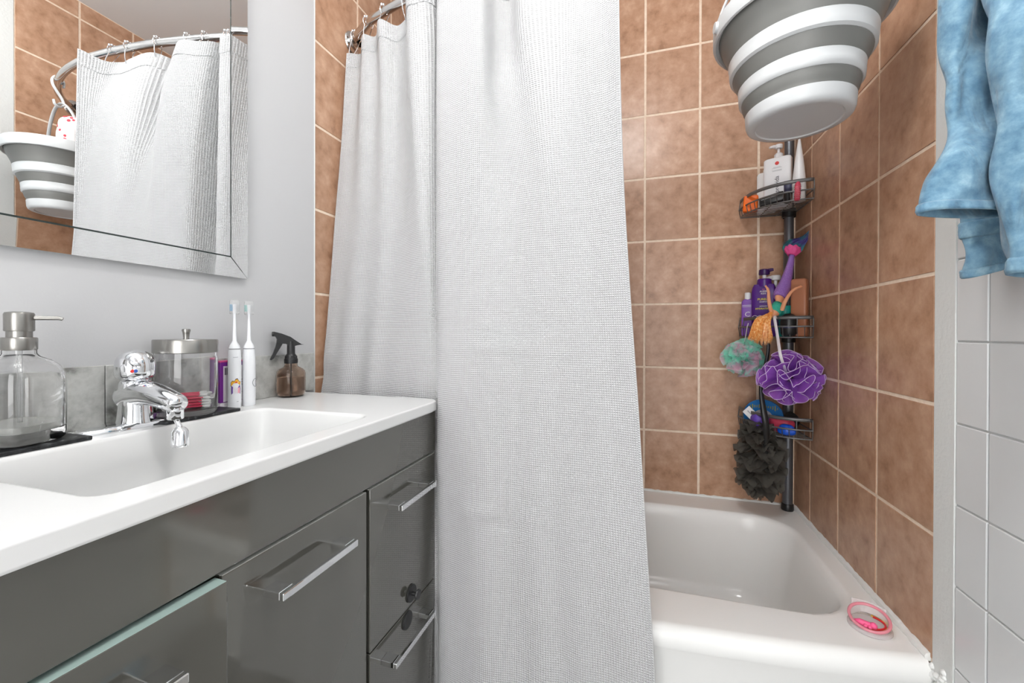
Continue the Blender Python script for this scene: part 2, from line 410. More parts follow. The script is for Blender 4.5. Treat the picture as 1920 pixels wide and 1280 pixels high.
# ------------------------------------------------------------------ vanity
ZT = .845; VX = .452; VY0, VY1 = .085, .975
def vanity_top():
    t = thing('countertop', (.22, .53, .82), 'white one-piece vanity countertop with a rectangular sink basin', 'countertop')
    n = 192; rows = []
    O = lambda d, z: [(x, y, z) for x, y in rrect(.005+d, VX-d, VY0+d, VY1-d, .045, n, True)]
    I = lambda d, z, r: [(x, y, z) for x, y in rrect(.118+d*.6, .405-d, .286+d, .738-d, r, n)]
    rows += [O(.03, .8205), O(.002, .8205), O(0, .823), O(0, .8245), O(0, ZT-.0035), O(0, ZT-.0025), O(.001, ZT-.0008), O(.003, ZT), O(.005, ZT)]
    rows += [I(-.006, ZT, .03), I(-.004, ZT, .03), I(-.001, ZT-.0012, .03), I(.003, ZT-.006, .03), I(.012, ZT-.05, .035), I(.022, ZT-.092, .04), I(.034, ZT-.104, .045), I(.07, ZT-.108, .03)]
    mb = MB(); mb.grid(n, len(rows), lambda i, j: rows[j][i], closeu=True)
    mb.f.append(tuple(range((len(rows)-1)*n, len(rows)*n))); mb.mi.append(0)
    mb.build('slab', 'counter_white', t, smooth=40)
    MB().lathe([(0,0),(.021,0),(.021,.003),(.017,.004),(0,.0045)], (.26, .52, ZT-.1085), 24).build('drain', 'chrome', t)
vanity_top()
def vanity():
    t = thing('vanity_cabinet', (.22, .53, 0), 'glossy grey vanity cabinet with chrome bar handles under the white top', 'cabinet')
    mb = MB(); mb.box(.006, .405, .100, .962, .09, .7385, .002, 1); mb.box(.006, .36, .12, .94, 0, .09)
    mb.box(.006, .41, .100, .116, .70, .8195); mb.box(.006, .41, .946, .962, .70, .8195); mb.box(.39, .41, .116, .946, .74, .8195); mb.box(.006, .02, .116, .946, .74, .8195)
    mb.build('body', 'cabinet_body', t, smooth=0)
    MB().box(.411, .434, .092, .970, .7135, .8200, .0015, 2).build('fascia', 'cabinet_gloss', t, smooth=0)
    def front(name, y0, y1, z0, z1, x0, ang=0, hinge=None, edge='edge_grey'):
        M = None
        if ang: M = Matrix.Translation((x0, hinge, 0))@Matrix.Rotation(math.radians(ang), 4, 'Z')@Matrix.Translation((-x0, -hinge, 0))
        p = MB().box(x0, x0+.018, y0, y1, z0, z1, .0012, 2, M).build(name, 'cabinet_gloss', t, smooth=0)
        MB().box(x0+.0182, x0+.0222, y0, y1, z0, z1, .0012, 2, M).build('glass_face', 'cabinet_gloss', p, smooth=0)
        MB().box(x0+.001, x0+.0215, y0+.001, y1-.0012, z1-.0006, z1+.0004, 0, 1, M).build('top_edge', edge, p, smooth=0)
        return p, M
    def handle(p, y0, y1, z, x, M=None):
        w = .011; mb = MB()
        mb.box(x+.029, x+.037, y0, y1, z-w/2, z+w/2, .0012, 2, M)
        mb.box(x, x+.0295, y0, y0+.024, z-w/2, z+w/2, .0008, 1, M); mb.box(x, x+.0295, y1-.024, y1, z-w/2, z+w/2, .0008, 1, M)
        mb.build('handle', 'chrome', p, smooth=0)
    d, M = front('door', .092, .3935, .10, .7068, .412, -2.6, .092, 'glass_edge'); handle(d, .115, .325, .650, .434, M)
    d, M = front('door', .397, .690, .10, .7068, .410); handle(d, .4565, .6165, .650, .432)
    d, M = front('drawer', .7005, .970, .386, .7068, .410); handle(d, .757, .912, .652, .432)
    d, M = front('drawer', .7005, .970, .10, .3825, .410, edge='cabinet_gloss'); handle(d, .737, .912, .340, .432)
    MB().box(.398, .411, .6895, .7015, .10, .7068).build('gap_shade_strip', 'gap_shade', t, smooth=0)  # black strips paint the shade in the gaps between the cabinet fronts
    MB().box(.398, .4112, .094, .968, .7072, .7134).build('gap_shade_strip', 'gap_shade', t, smooth=0)
vanity()
for k, (y, z, lab, peg) in enumerate([(.8535, .414, 'black adhesive wall hook with a peg, upper of two on the grey drawer front', True), (.836, .363, 'flat black adhesive disc, lower of two on the grey drawer front', False)]):
    h = thing('adhesive_hook', (.4322, y, z), lab, 'hook')
    MB().lathe([(0,0),(.0185,0),(.0195,.001),(.0195,.003),(.0185,.004),(0,.004)], (.4322, y, z), 32, (1,0,0)).build('disc', 'black_plastic', h)
    if peg: MB().lathe([(.0045,.004),(.004,.015),(.0105,.016),(.0115,.018),(.0105,.021),(0,.0215)], (.4322, y, z), 28, (1,0,0)).build('peg', 'black_plastic', h)
    else: MB().lathe([(.0172,.0038),(.017,.0048),(0,.0052)], (.4322, y, z), 32, (1,0,0)).build('cap', 'black_plastic', h)
# backsplash of grey stone tiles
bs = thing('backsplash', (.008, .53, ZT), 'low row of grey marble backsplash tiles along the wall behind the sink', 'backsplash')
for a, b in bands([.0, .208, .508, .808, 1.015]):
    MB().box(.0042, .0125, a+.0008, b-.0008, ZT+.0005, .9545, .0008, 1).build('tile', 'marble', bs, smooth=0)

# ------------------------------------------------------------------ mirror with bevelled mirror frame
def mirror():
    y1, z0, bw = .7905, 1.1455, .0465; y0, z1 = -.16, 2.05; X0, X1 = .006, .0205
    t = thing('wall_mirror', (X0, .3, z0), 'large mirror on the wall above the sink with a slanted glass border', 'mirror')
    MB().box(.0045, .0125, y0+.012, y1-.012, z0+.012, z1-.012).build('backing', 'mirror_edge', t, smooth=0)
    yi, zi = y1-bw, z0+bw; yj, zj = y0+bw, z1-bw
    g = .0014
    MB().box(.0126, X1, yj+g, yi-g, zi+g, zj-g).build('glass_panel', 'mirror', t, smooth=0)
    for (a, b, c) in [((.0126, .0180), (yj, yi), None)]:
        mb = MB(); e = .0015
        mb.box(.0126, X1-.003, yj-e, yi+e, zi-e, zi+g); mb.box(.0126, X1-.003, yj-e, yi+e, zj-g, zj+e); mb.box(.0126, X1-.003, yi-g, yi+e, zi, zj); mb.box(.0126, X1-.003, yj-e, yj+g, zi, zj)
        mb.build('seam', 'mirror_edge', t, smooth=0)
    dx = .0022                                        # strips fall back slightly towards their outer edge
    def strip(p):                                     # p: inner a, inner b, outer b, outer a as (y,z,x)
        f = [(x, y, z) for y, z, x in p]; b = [(.0126, y, z) for y, z, x in p]
        mb = MB(); mb.add(f+b, [(0,1,2,3), (4,5,6,7), (0,1,5,4), (1,2,6,5), (2,3,7,6), (3,0,4,7)]); mb.build('frame_strip', 'mirror', t, smooth=0)
    A, B = X1-.0005, X1-.0005-dx; s = .0008; e = .0016
    strip([(yj, zi-e, A), (yi, zi-e, A), (y1-s, z0, B), (y0+s, z0, B)])
    strip([(yj, zj+e, A), (yi, zj+e, A), (y1-s, z1, B), (y0+s, z1, B)])
    strip([(yi+e, zi, A), (yi+e, zj, A), (y1, z1-s, B), (y1, z0+s, B)])
    strip([(yj-e, zi, A), (yj-e, zj, A), (y0, z1-s, B), (y0, z0+s, B)])
mirror()

# ------------------------------------------------------------------ lamps
def lamps():
    x, y = .88, .36; t = thing('ceiling_lamp', (x, y, HC), 'white glass globe ceiling lamp lighting the bathroom', 'lamp')
    MB().lathe([(0,0),(.07,0),(.07,-.012),(.045,-.02),(.04,-.045),(0,-.045)], (x, y, HC), 40).build('base', 'bucket_white', t)
    MB().lathe([(.035,-.042)]+[(.088*math.sin(a), -.12+.088*math.cos(a)) for a in np.linspace(.42, PI-.02, 20)]+[(0,-.208)], (x, y, HC), 48).build('shade', 'lamp_glow', t)
    t = thing('vanity_light', (.004, .32, 2.2), 'metal bar light with three white globes on the wall above the mirror', 'lamp')
    MB().box(.004, .026, .06, .58, 2.165, 2.225, .004, 2).build('bar', 'hook_metal', t, smooth=0)
    for y in (.12, .32, .52):
        MB().lathe([(.012,.02),(.012,.06),(.024,.064),(.026,.072)], (.004, y, 2.195), 24, (1,0,0)).build('socket', 'hook_metal', t)
        MB().ball((.122, y, 2.195), .052, 14).build('globe', 'bar_glow', t, smooth=80)
lamps()

# ------------------------------------------------------------------ curtain rod, curtain, rings
RODZ = 1.992
RODP = [(.004,1.194),(.06,1.160),(.14,1.122),(.27,1.086),(.41,1.053),(.52,1.030),(.66,1.007),(.77,.996),(.89,.989),(1.02,.991),(1.15,1.009),(1.26,1.040),(1.36,1.085),(1.43,1.135),(W-.004,1.194)]
RC = catmull(RODP, 140)
def rod():
    t = thing('shower_rod', (.74, 1.0, RODZ), 'curved metal shower curtain rod spanning the tub alcove', 'curtain rod')
    MB().tube([(x, y, RODZ) for x, y in RC], .0125, 16).build('bar', 'rod_metal', t, smooth=60)
    for x, s in ((0, 1), (W, -1)):
        MB().lathe([(0,0),(.034,0),(.036,.003),(.034,.007),(.027,.010),(.024,.011),(.022,.018),(.017,.020),(.016,.03)], (x, 1.194+(.003 if s>0 else .003), RODZ), 32, (s,0,0)).build('flange', 'rod_metal', t)
rod()
def rod_y(x): return float(np.interp(x, RC[:,0], RC[:,1]))
ZR = [1.953, 1.80, 1.60, 1.35, 1.10, .86, .60, .33, .085]
# plan positions of 22 fold columns at each height, top to bottom
CT = {
0: [(.020,1.150),(.06,1.175),(.10,1.125),(.145,1.13),(.19,1.085),(.235,1.115),(.275,1.10),(.300,1.050),(.335,1.005),(.375,1.00),(.402,1.045),(.408,1.075),(.420,1.005),(.49,.985),(.548,.985),(.560,1.060),(.605,1.070),(.665,1.000),(.765,.985),(.83,1.0),(.862,.965),(.889,.908)],
1: [(.018,1.140),(.06,1.150),(.10,1.118),(.15,1.122),(.195,1.09),(.24,1.105),(.28,1.085),(.310,1.035),(.345,1.00),(.385,1.00),(.410,1.04),(.414,1.06),(.430,.985),(.50,.958),(.566,.952),(.578,1.022),(.618,1.030),(.670,.962),(.765,.952),(.82,.955),(.858,.940),(.8905,.907)],
2: [(.016,1.125),(.06,1.128),(.105,1.105),(.15,1.108),(.20,1.082),(.245,1.088),(.29,1.065),(.325,1.025),(.355,1.00),(.39,1.00),(.413,1.03),(.418,1.04),(.438,.968),(.50,.942),(.572,.934),(.602,.966),(.645,.966),(.695,.938),(.77,.935),(.82,.936),(.86,.926),(.894,.904)],
3: [(.014,1.100),(.06,1.103),(.11,1.085),(.155,1.085),(.205,1.065),(.25,1.065),(.30,1.045),(.335,1.02),(.365,1.00),(.395,1.00),(.415,1.02),(.422,1.02),(.445,.960),(.50,.938),(.575,.930),(.645,.938),(.69,.936),(.725,.928),(.775,.928),(.825,.928),(.868,.918),(.902,.902)],
4: [(.012,1.075),(.06,1.075),(.11,1.058),(.16,1.062),(.21,1.042),(.255,1.045),(.305,1.025),(.345,1.012),(.375,1.0),(.40,1.0),(.418,1.01),(.428,1.0),(.449,.955),(.505,.935),(.575,.924),(.65,.930),(.70,.926),(.74,.924),(.785,.922),(.835,.920),(.88,.912),(.917,.900)],
5: [(.014,1.048),(.055,1.045),(.10,1.030),(.155,1.035),(.205,1.018),(.25,1.022),(.30,1.010),(.34,1.005),(.37,.998),(.40,.998),(.42,.996),(.434,.988),(.452,.952),(.51,.932),(.58,.920),(.66,.925),(.71,.919),(.755,.919),(.80,.915),(.85,.912),(.898,.905),(.9345,.897)],
6: [(.02,1.000),(.06,.995),(.10,.990),(.155,.994),(.205,.988),(.25,.992),(.30,.987),(.34,.990),(.37,.986),(.40,.988),(.422,.986),(.440,.978),(.458,.946),(.515,.928),(.585,.914),(.665,.920),(.72,.912),(.765,.914),(.81,.908),(.862,.906),(.912,.898),(.9505,.892)],
7: [(.03,.994),(.07,.990),(.11,.984),(.165,.988),(.215,.983),(.26,.987),(.31,.982),(.35,.986),(.385,.983),(.412,.984),(.432,.974),(.446,.964),(.464,.940),(.52,.922),(.59,.908),(.67,.914),(.73,.905),(.775,.908),(.82,.901),(.875,.899),(.925,.892),(.9675,.886)],
8: [(.035,.994),(.075,.990),(.115,.984),(.17,.988),(.22,.983),(.265,.987),(.315,.982),(.355,.986),(.39,.983),(.418,.982),(.437,.966),(.45,.954),(.470,.934),(.525,.915),(.595,.900),(.675,.906),(.735,.896),(.78,.900),(.825,.893),(.882,.890),(.933,.884),(.980,.878)],
}
def curtain():
    t = thing('shower_curtain', (.48, 1.0, .085), 'white waffle-weave shower curtain hanging from the curved rod', 'curtain')
    nu, nv = 264, 150
    rows = np.array([catmull(CT[k], nu) for k in range(len(ZR))])          # heights x nu x 2
    ts = np.linspace(0, 1, nv); zz = np.interp(ts, [0, 1], [ZR[0], ZR[-1]])
    # smooth interpolation of rows by height
    G = np.zeros((nv, nu, 3)); Zr = np.array(ZR)
    for j, z in enumerate(zz):
        k = int(np.clip(np.searchsorted(-Zr, -z)-1, 0, len(ZR)-2)); u = (Zr[k]-z)/(Zr[k]-Zr[k+1]); u = min(max(u, 0), 1)
        p1, p2 = rows[k], rows[k+1]; p0 = rows[k-1] if k else 2*p1-p2; p3 = rows[k+2] if k+2 < len(ZR) else 2*p2-p1
        G[j,:,:2] = .5*((2*p1)+(-p0+p2)*u+(2*p0-5*p1+4*p2-p3)*u*u+(-p0+3*p1-3*p2+p3)*u**3); G[j,:,2] = z
    # top edge scallops a little between the rings, dips at the wall end
    uu = np.linspace(0, 1, nu)
    sag = .010*np.sin(uu*PI*11)**2 + .03*np.clip(1-uu/.06, 0, 1)
    for j in range(nv): G[j,:,2] -= sag*max(0, 1-j/40)
    # soft secondary wrinkles, the snag low on the front panel
    rng = np.random.RandomState(3)
    for j in range(nv):
        z = G[j,:,2]
        G[j,:,1] += .0012*np.sin(uu*70+z*6)+.0010*np.sin(uu*31-z*11+1)
        for (cu, cz, am, su, sz) in [(.665,.592,.005,.028,.012),(.640,.580,.004,.01,.02),(.69,.575,-.003,.03,.018),(.70,.98,.003,.08,.012),(.585,1.27,.003,.04,.012),(.03,.95,.006,.03,.05),(.02,.88,-.006,.03,.03)]:
            G[j,:,1] -= am*np.exp(-((uu-cu)/su)**2-((z-cz)/sz)**2)
    mid = rows[4]; L = np.concatenate([[0], np.cumsum(np.hypot(*np.diff(mid, axis=0).T))])
    uvs = [(L[i], G[j,i,2]) for j in range(nv) for i in range(nu)]
    mb = MB(); mb.grid(nu, nv, lambda i, j: G[j,i]); mb.uv = uvs
    mb.build('fabric', 'waffle', t, smooth=80, solid=.0014)
    # folded header band and side hems, slightly proud of the cloth
    nrm = np.zeros_like(G); du = np.gradient(G, axis=1); dv = np.gradient(G, axis=0); nrm = np.cross(du, dv); nrm /= np.linalg.norm(nrm, axis=2, keepdims=True)
    def band(js, iis, off, name):
        mb = MB()
        for sg in (1, -1):
            o = len(mb.v); P = [[G[j,i]+nrm[j,i]*off*sg for i in iis] for j in js]
            mb.grid(len(iis), len(js), lambda i, j: P[j][i]); mb.uv = (mb.uv or [])+[(L[i], G[j,i,2]) for j in js for i in iis]
        mb.build(name, 'waffle', t, smooth=80)
    band(range(0, 5), range(nu), .0022, 'header_band')
    band(range(nv), range(nu-3, nu), .0016, 'side_hem'); band(range(nv), range(0, 3), .0016, 'side_hem')
    return G, nrm
G, NRM = curtain()
def rings():
    idx = [2, 27, 50, 74, 98, 126, 141, 160, 186, 212, 228, 250]
    cur = bpy.data.objects['shower_curtain']
    names = ['first from the white wall, by the rod flange'] + ['%s from the white wall' % w for w in ('second','third','fourth','fifth','sixth','seventh','eighth','ninth','tenth','eleventh')] + ['nearest the open end of the curtain']
    for k, i in enumerate(idx):
        g = Vector(G[1, i]); n = Vector(NRM[1, i])
        d = np.hypot(RC[:,0]-g.x, RC[:,1]-g.y); q = int(d.argmin()); rp = Vector((RC[q,0], RC[q,1], RODZ)); tg = Vector((*(RC[min(q+1,139)]-RC[max(q-1,0)]), 0)).normalized()
        side = Vector((tg.y, -tg.x, 0))
        o = thing('curtain_ring', rp+Vector((0,0,.02)), 'chrome shower curtain ring, '+names[k], 'curtain ring', 'rings along the curved shower rod')
        eye = Vector((g.x, g.y, g.z-.012))
        mb = MB(); wire = []
        for a in np.linspace(-.25*PI, 1.25*PI, 15): wire.append(rp+side*(.0175*math.cos(a))+Vector((0,0,.0175*math.sin(a))))
        p0, p1 = wire[0], wire[-1]
        for s in range(1, 7): f = s/6; wire.insert(0, p0.lerp(eye, f)+side*(.004*math.sin(f*PI)))
        for s in range(1, 7): f = s/6; wire.append(p1.lerp(eye, f)-side*(.004*math.sin(f*PI)))
        mb.tube(wire, .0014, 6); mb.build('wire', 'chrome', o)
        mb = MB()
        for a in (-.35, -.12, .12, .35): mb.ball(rp+side*(.0185*math.sin(a*2))+Vector((0,0,.0185*math.cos(a*2))), .0042, 6)
        mb.build('roller_balls', 'chrome', o)
        MB().tube([eye+Vector((0,0,.0))+tg*(.006*math.cos(a))+Vector((0,0,.006*math.sin(a)))+n*.002 for a in np.linspace(0, 2*PI, 16)[:-1]], .0016, 6, closed=True).build('grommet', 'chrome', cur)
rings()

# ------------------------------------------------------------------ bucket hanging at the right end of the rod
BX, BY = 1.266, 1.061
def bucket():
    t = thing('collapsible_bucket', (BX, BY, 1.476), 'grey and white collapsible bucket hanging from the end of the curtain rod', 'bucket')
    c = (BX, BY, 0)
    def ring(name, m, prof, th=.003):
        inn = [(max(r-th, 0), h) for r, h in prof][::-1]; MB().lathe(prof+inn+[prof[0]], c, 64).build(name, m, t, smooth=40)
    MB().lathe([(0,1.479),(.080,1.479),(.082,1.4765),(.093,1.4765),(.098,1.480),(.1005,1.487),(.102,1.508),(.099,1.509),(.097,1.487),(0,1.484)], c, 64).build('base', 'bucket_white', t, smooth=40)
    ring('grey_wall', 'bucket_grey', [(.0985,1.507),(.1005,1.512),(.102,1.516),(.1055,1.522),(.1085,1.532),(.1095,1.539)])
    ring('white_ring', 'bucket_white', [(.1105,1.537),(.1145,1.541),(.1155,1.552),(.1150,1.553),(.1165,1.567),(.1145,1.569)])
    ring('grey_wall', 'bucket_grey', [(.1135,1.567),(.117,1.572),(.1185,1.577),(.1225,1.585),(.1265,1.594),(.128,1.601)])
    ring('white_ring', 'bucket_white', [(.1285,1.598),(.1335,1.602),(.135,1.614),(.1345,1.615),(.1365,1.630),(.134,1.632)])
    ring('grey_wall', 'bucket_grey', [(.133,1.630),(.1365,1.636),(.139,1.645),(.144,1.657),(.150,1.670),(.1545,1.684),(.1565,1.690)])
    MB().lathe([(.1565,1.688),(.163,1.682),(.1675,1.683),(.169,1.688),(.1685,1.716),(.1665,1.7205),(.158,1.7205),(.1555,1.717),(.1545,1.70),(.1565,1.688)], c, 64).build('rim', 'bucket_white', t, smooth=40)
    # bail handle, upright, caught by the hook under the rod
    ax = Vector((math.cos(.15), math.sin(.15), 0)); top = Vector((1.278, 1.050, 1.905)); P = []
    for s in np.linspace(-1, 1, 41):
        h = math.cos(s*PI/2)**.62; P.append(Vector((BX, BY, 1.700))*(1-h)+top*h+ax*(s*.166 if abs(s) < .999 else s*.17))
    MB().tube(P, .0058, 10, flat=.55, up=(0,1,0)).build('handle', 'bucket_white', t, smooth=60)
    for s in (-1, 1):
        p = Vector((BX, BY, 1.702))+ax*(s*.168); MB().lathe([(0,-.006),(.011,-.005),(.012,0),(.011,.006),(0,.007)], p, 20, ax*s).build('handle_pivot', 'bucket_white', t)
    return top
TOP = bucket()
def hanger():
    x = TOP.x; ry = rod_y(x); t = thing('hanging_hook', (x, ry, 1.905), 'white S-shaped hook over the shower rod holding the bucket handle', 'hook')
    P = [(x, ry+.016, 1.975), (x, ry+.017, 1.992), (x, ry+.010, 2.006), (x, ry, 2.0105), (x, ry-.011, 2.006), (x, ry-.018, 1.992), (x-.002, ry-.017, 1.972), (x-.001, ry-.004, 1.950), (x, ry+.010, 1.930), (x, ry+.016, 1.912), (x, ry+.012, 1.899), (x, ry+.002, 1.8935), (x, ry-.010, 1.899), (x, ry-.014, 1.915)]
    Q = catmull(P, 50); MB().tube([tuple(q) for q in Q], .0032, 8, flat=2.2, up=(0,1,0)).build('body', 'bucket_white', t)
hanger()
def bucket_contents():
    t = thing('polka_dot_bag', (1.178, 1.04, 1.655), 'white cloth pouch with red polka dots poking out of the bucket', 'pouch')
    c = Vector((1.178, 1.040, 0)); rng = random.Random(4)
    prof = [(.0,1.655),(.03,1.657),(.042,1.675),(.050,1.70),(.054,1.745),(.046,1.80),(.028,1.826),(.0,1.832)]
    mb = MB(); n = 36; pr_ = catmull(prof, 26)
    def P(i, j):
        a = 2*PI*i/n; r, h = pr_[j]; r = max(r, .0005)*(1+.10*math.sin(3*a+h*30)+.06*math.sin(7*a-h*50)); return Vector((c.x+r*math.cos(a), c.y+r*math.sin(a)*.75, h+.004*math.sin(5*a)*(r/.06)))
    mb.grid(n, 26, P, closeu=True); mb.build('cloth', 'polka_white', t, smooth=70)
    mb = MB()
    for k in range(70):
        i = rng.randrange(n); j = rng.randrange(7, 25); p = P(i, j); e1 = (P((i+1) % n, j)-P(i-1, j)).normalized(); e2 = (P(i, min(j+1, 25))-P(i, j-1)).normalized(); nn = e1.cross(e2).normalized(); r = rng.uniform(.0035, .0055)
        mb.lathe([(r,-.001),(r,.0016),(0,.0022)], p, 10, nn)
    mb.build('dots', 'polka_red', t)['kind'] = 'stuff'
    t = thing('orange_stick', (1.33, 1.06, 1.655), 'orange plastic stick poking above the bucket rim', 'toy')
    MB().tube([(1.332,1.065,1.655),(1.328,1.052,1.69),(1.321,1.028,1.735),(1.316,1.012,1.762),(1.314,1.005,1.772)], [.006,.006,.006,.0055,.003], 10, flat=.5).build('stick', 'orange_plastic', t)
bucket_contents()

# ------------------------------------------------------------------ corner caddy
PX, PY = 1.449, 1.732
SH = [(1.512, 1.480, 1.452), (1.068, 1.039, 1.003), (.735, .702, .672)]     # top rail, lower rail, basket floor
def caddy():
    t = thing('corner_caddy', (PX, PY, .38), 'dark metal tension-pole corner shower caddy with three wire baskets', 'shower caddy')
    MB().lathe([(0,.379),(.0185,.379),(.020,.384),(.019,.402),(.0175,.404),(0,.404)], (PX, PY, 0), 24).build('foot', 'black_plastic', t)
    MB().lathe([(.0165,.40),(.0165,1.33),(.0185,1.332),(.0185,1.345),(.0150,1.347),(.0150,HC-.03)], (PX, PY, 0), 24).build('pole', 'caddy_pole', t)
    MB().lathe([(.0,HC-.035),(.02,HC-.03),(.02,HC-.002),(0,HC-.001)], (PX, PY, 0), 24).build('top_foot', 'black_plastic', t)
    cx, cy = W-.012, D-.014
    def front(rx, ry, z, n=28, p=2.2):
        out = []
        for i in range(n+1):
            a = PI/2*i/n; out.append(Vector((cx-rx*abs(math.cos(a))**(2/p), cy-ry*abs(math.sin(a))**(2/p), z)))
        return out
    for z1, z2, z3 in SH:
        b = MB()
        P = front(.172, .197, z1); n = len(P)      # flat band rail
        b.grid(n, 2, lambda i, j: P[i]+Vector((0,0,.0055*(1-2*j))))
        top = b.build('top_rail', 'caddy_metal', t, smooth=60, solid=.003)
        b = MB(); Q = front(.176, .198, z2); b.tube(Q, .0028, 8)
        b.tube([Q[0], Vector((cx, cy-.002, z2)), Q[-1]], .0022, 6)
        F = front(.171, .193, z3, p=2.15); b.tube(F, .0024, 8); b.tube([F[0], Vector((cx, cy, z3)), F[-1]], .0022, 6)
        # floor wires and uprights
        for k in range(1, 10):
            y = cy-.185*k/10; fx = [q for q in F]
            xs = np.interp(cy-y, [cy-q.y for q in F], [q.x for q in F]); b.tube([(xs, y, z3), (cx, y, z3)], .0012, 5)
        for k in (1, 2): 
            x = cx-.165*k/3; ys = np.interp(cx-x, [cx-q.x for q in F][::-1], [q.y for q in F][::-1]); b.tube([(x, ys, z3-.002), (x, cy, z3-.002)], .0016, 5)
        for k in range(0, 29, 2): b.tube([F[k], F[k].lerp(Q[k], .6)+Vector((0,0,-.004)), Q[k]], .0014, 5)
        for k in (0, 4, 24, 28): b.tube([Q[k], P[k]+Vector((0,0,0))], .0018, 6)
        b.build('basket', 'caddy_metal', t, smooth=60)
        MB().lathe([(.019,z3-.02),(.022,z3-.018),(.022,z3+.012),(.019,z3+.014)], (PX, PY, 0), 24).build('collar', 'black_plastic', t)
caddy()

# --- bottles and things in the baskets
EX = Vector((.83, -.56, 0)).normalized()      # along the diagonal front of a corner basket, left to right
def slab_bottle(name, lab, cat, c, w, d, z0, z1, m, yaw, shoulder=.012, group=None):
    t = thing(name, (c[0], c[1], z0), lab, cat, group)
    h = z1-z0; mb = MB()
    mb.lathe([(0,z0),(w/2-.004,z0),(w/2,z0+.004),(w/2,z1-shoulder),(w/2-.003,z1-shoulder*.4),(w/2-.008,z1),(0,z1)], (c[0], c[1], 0), 48, ex=7, sy=d/w, rot=yaw)
    mb.build('body', m, t, smooth=50); return t
def pump(t, c, z, m_neck, m_head, dirn, s=1.0, stem='white_plastic'):
    MB().lathe([(0,z),(.0125*s,z),(.013*s,z+.002),(.013*s,z+.014*s),(.008*s,z+.019*s),(0,z+.019*s)], (c[0], c[1], 0), 24).build('collar', m_neck, t)
    MB().lathe([(.0042*s,z+.018*s),(.0042*s,z+.036*s)], (c[0], c[1], 0), 14).build('stem', stem, t)
    dv = Vector((*dirn, 0)).normalized(); p = Vector((c[0], c[1], z+.040*s))
    mb = MB(); mb.lathe([(0,z+.034*s),(.011*s,z+.034*s),(.012*s,z+.037*s),(.012*s,z+.045*s),(.010*s,z+.047*s),(0,z+.047*s)], (c[0], c[1], 0), 20)
    mb.tube([p, p+dv*.018*s, p+dv*.030*s+Vector((0,0,-.003*s))], [.0065*s, .0055*s, .004*s], 10); mb.build('pump_head', m_head, t)
YAWB = math.atan2(EX.y, EX.x)
def facing(c, yaw, dist):
    "origin, right and up vectors on a bottle's front face"
    ex = Vector((math.cos(yaw), math.sin(yaw), 0)); n = Vector((ex.y, -ex.x, 0)); return Vector((c[0], c[1], 0))+n*dist, ex

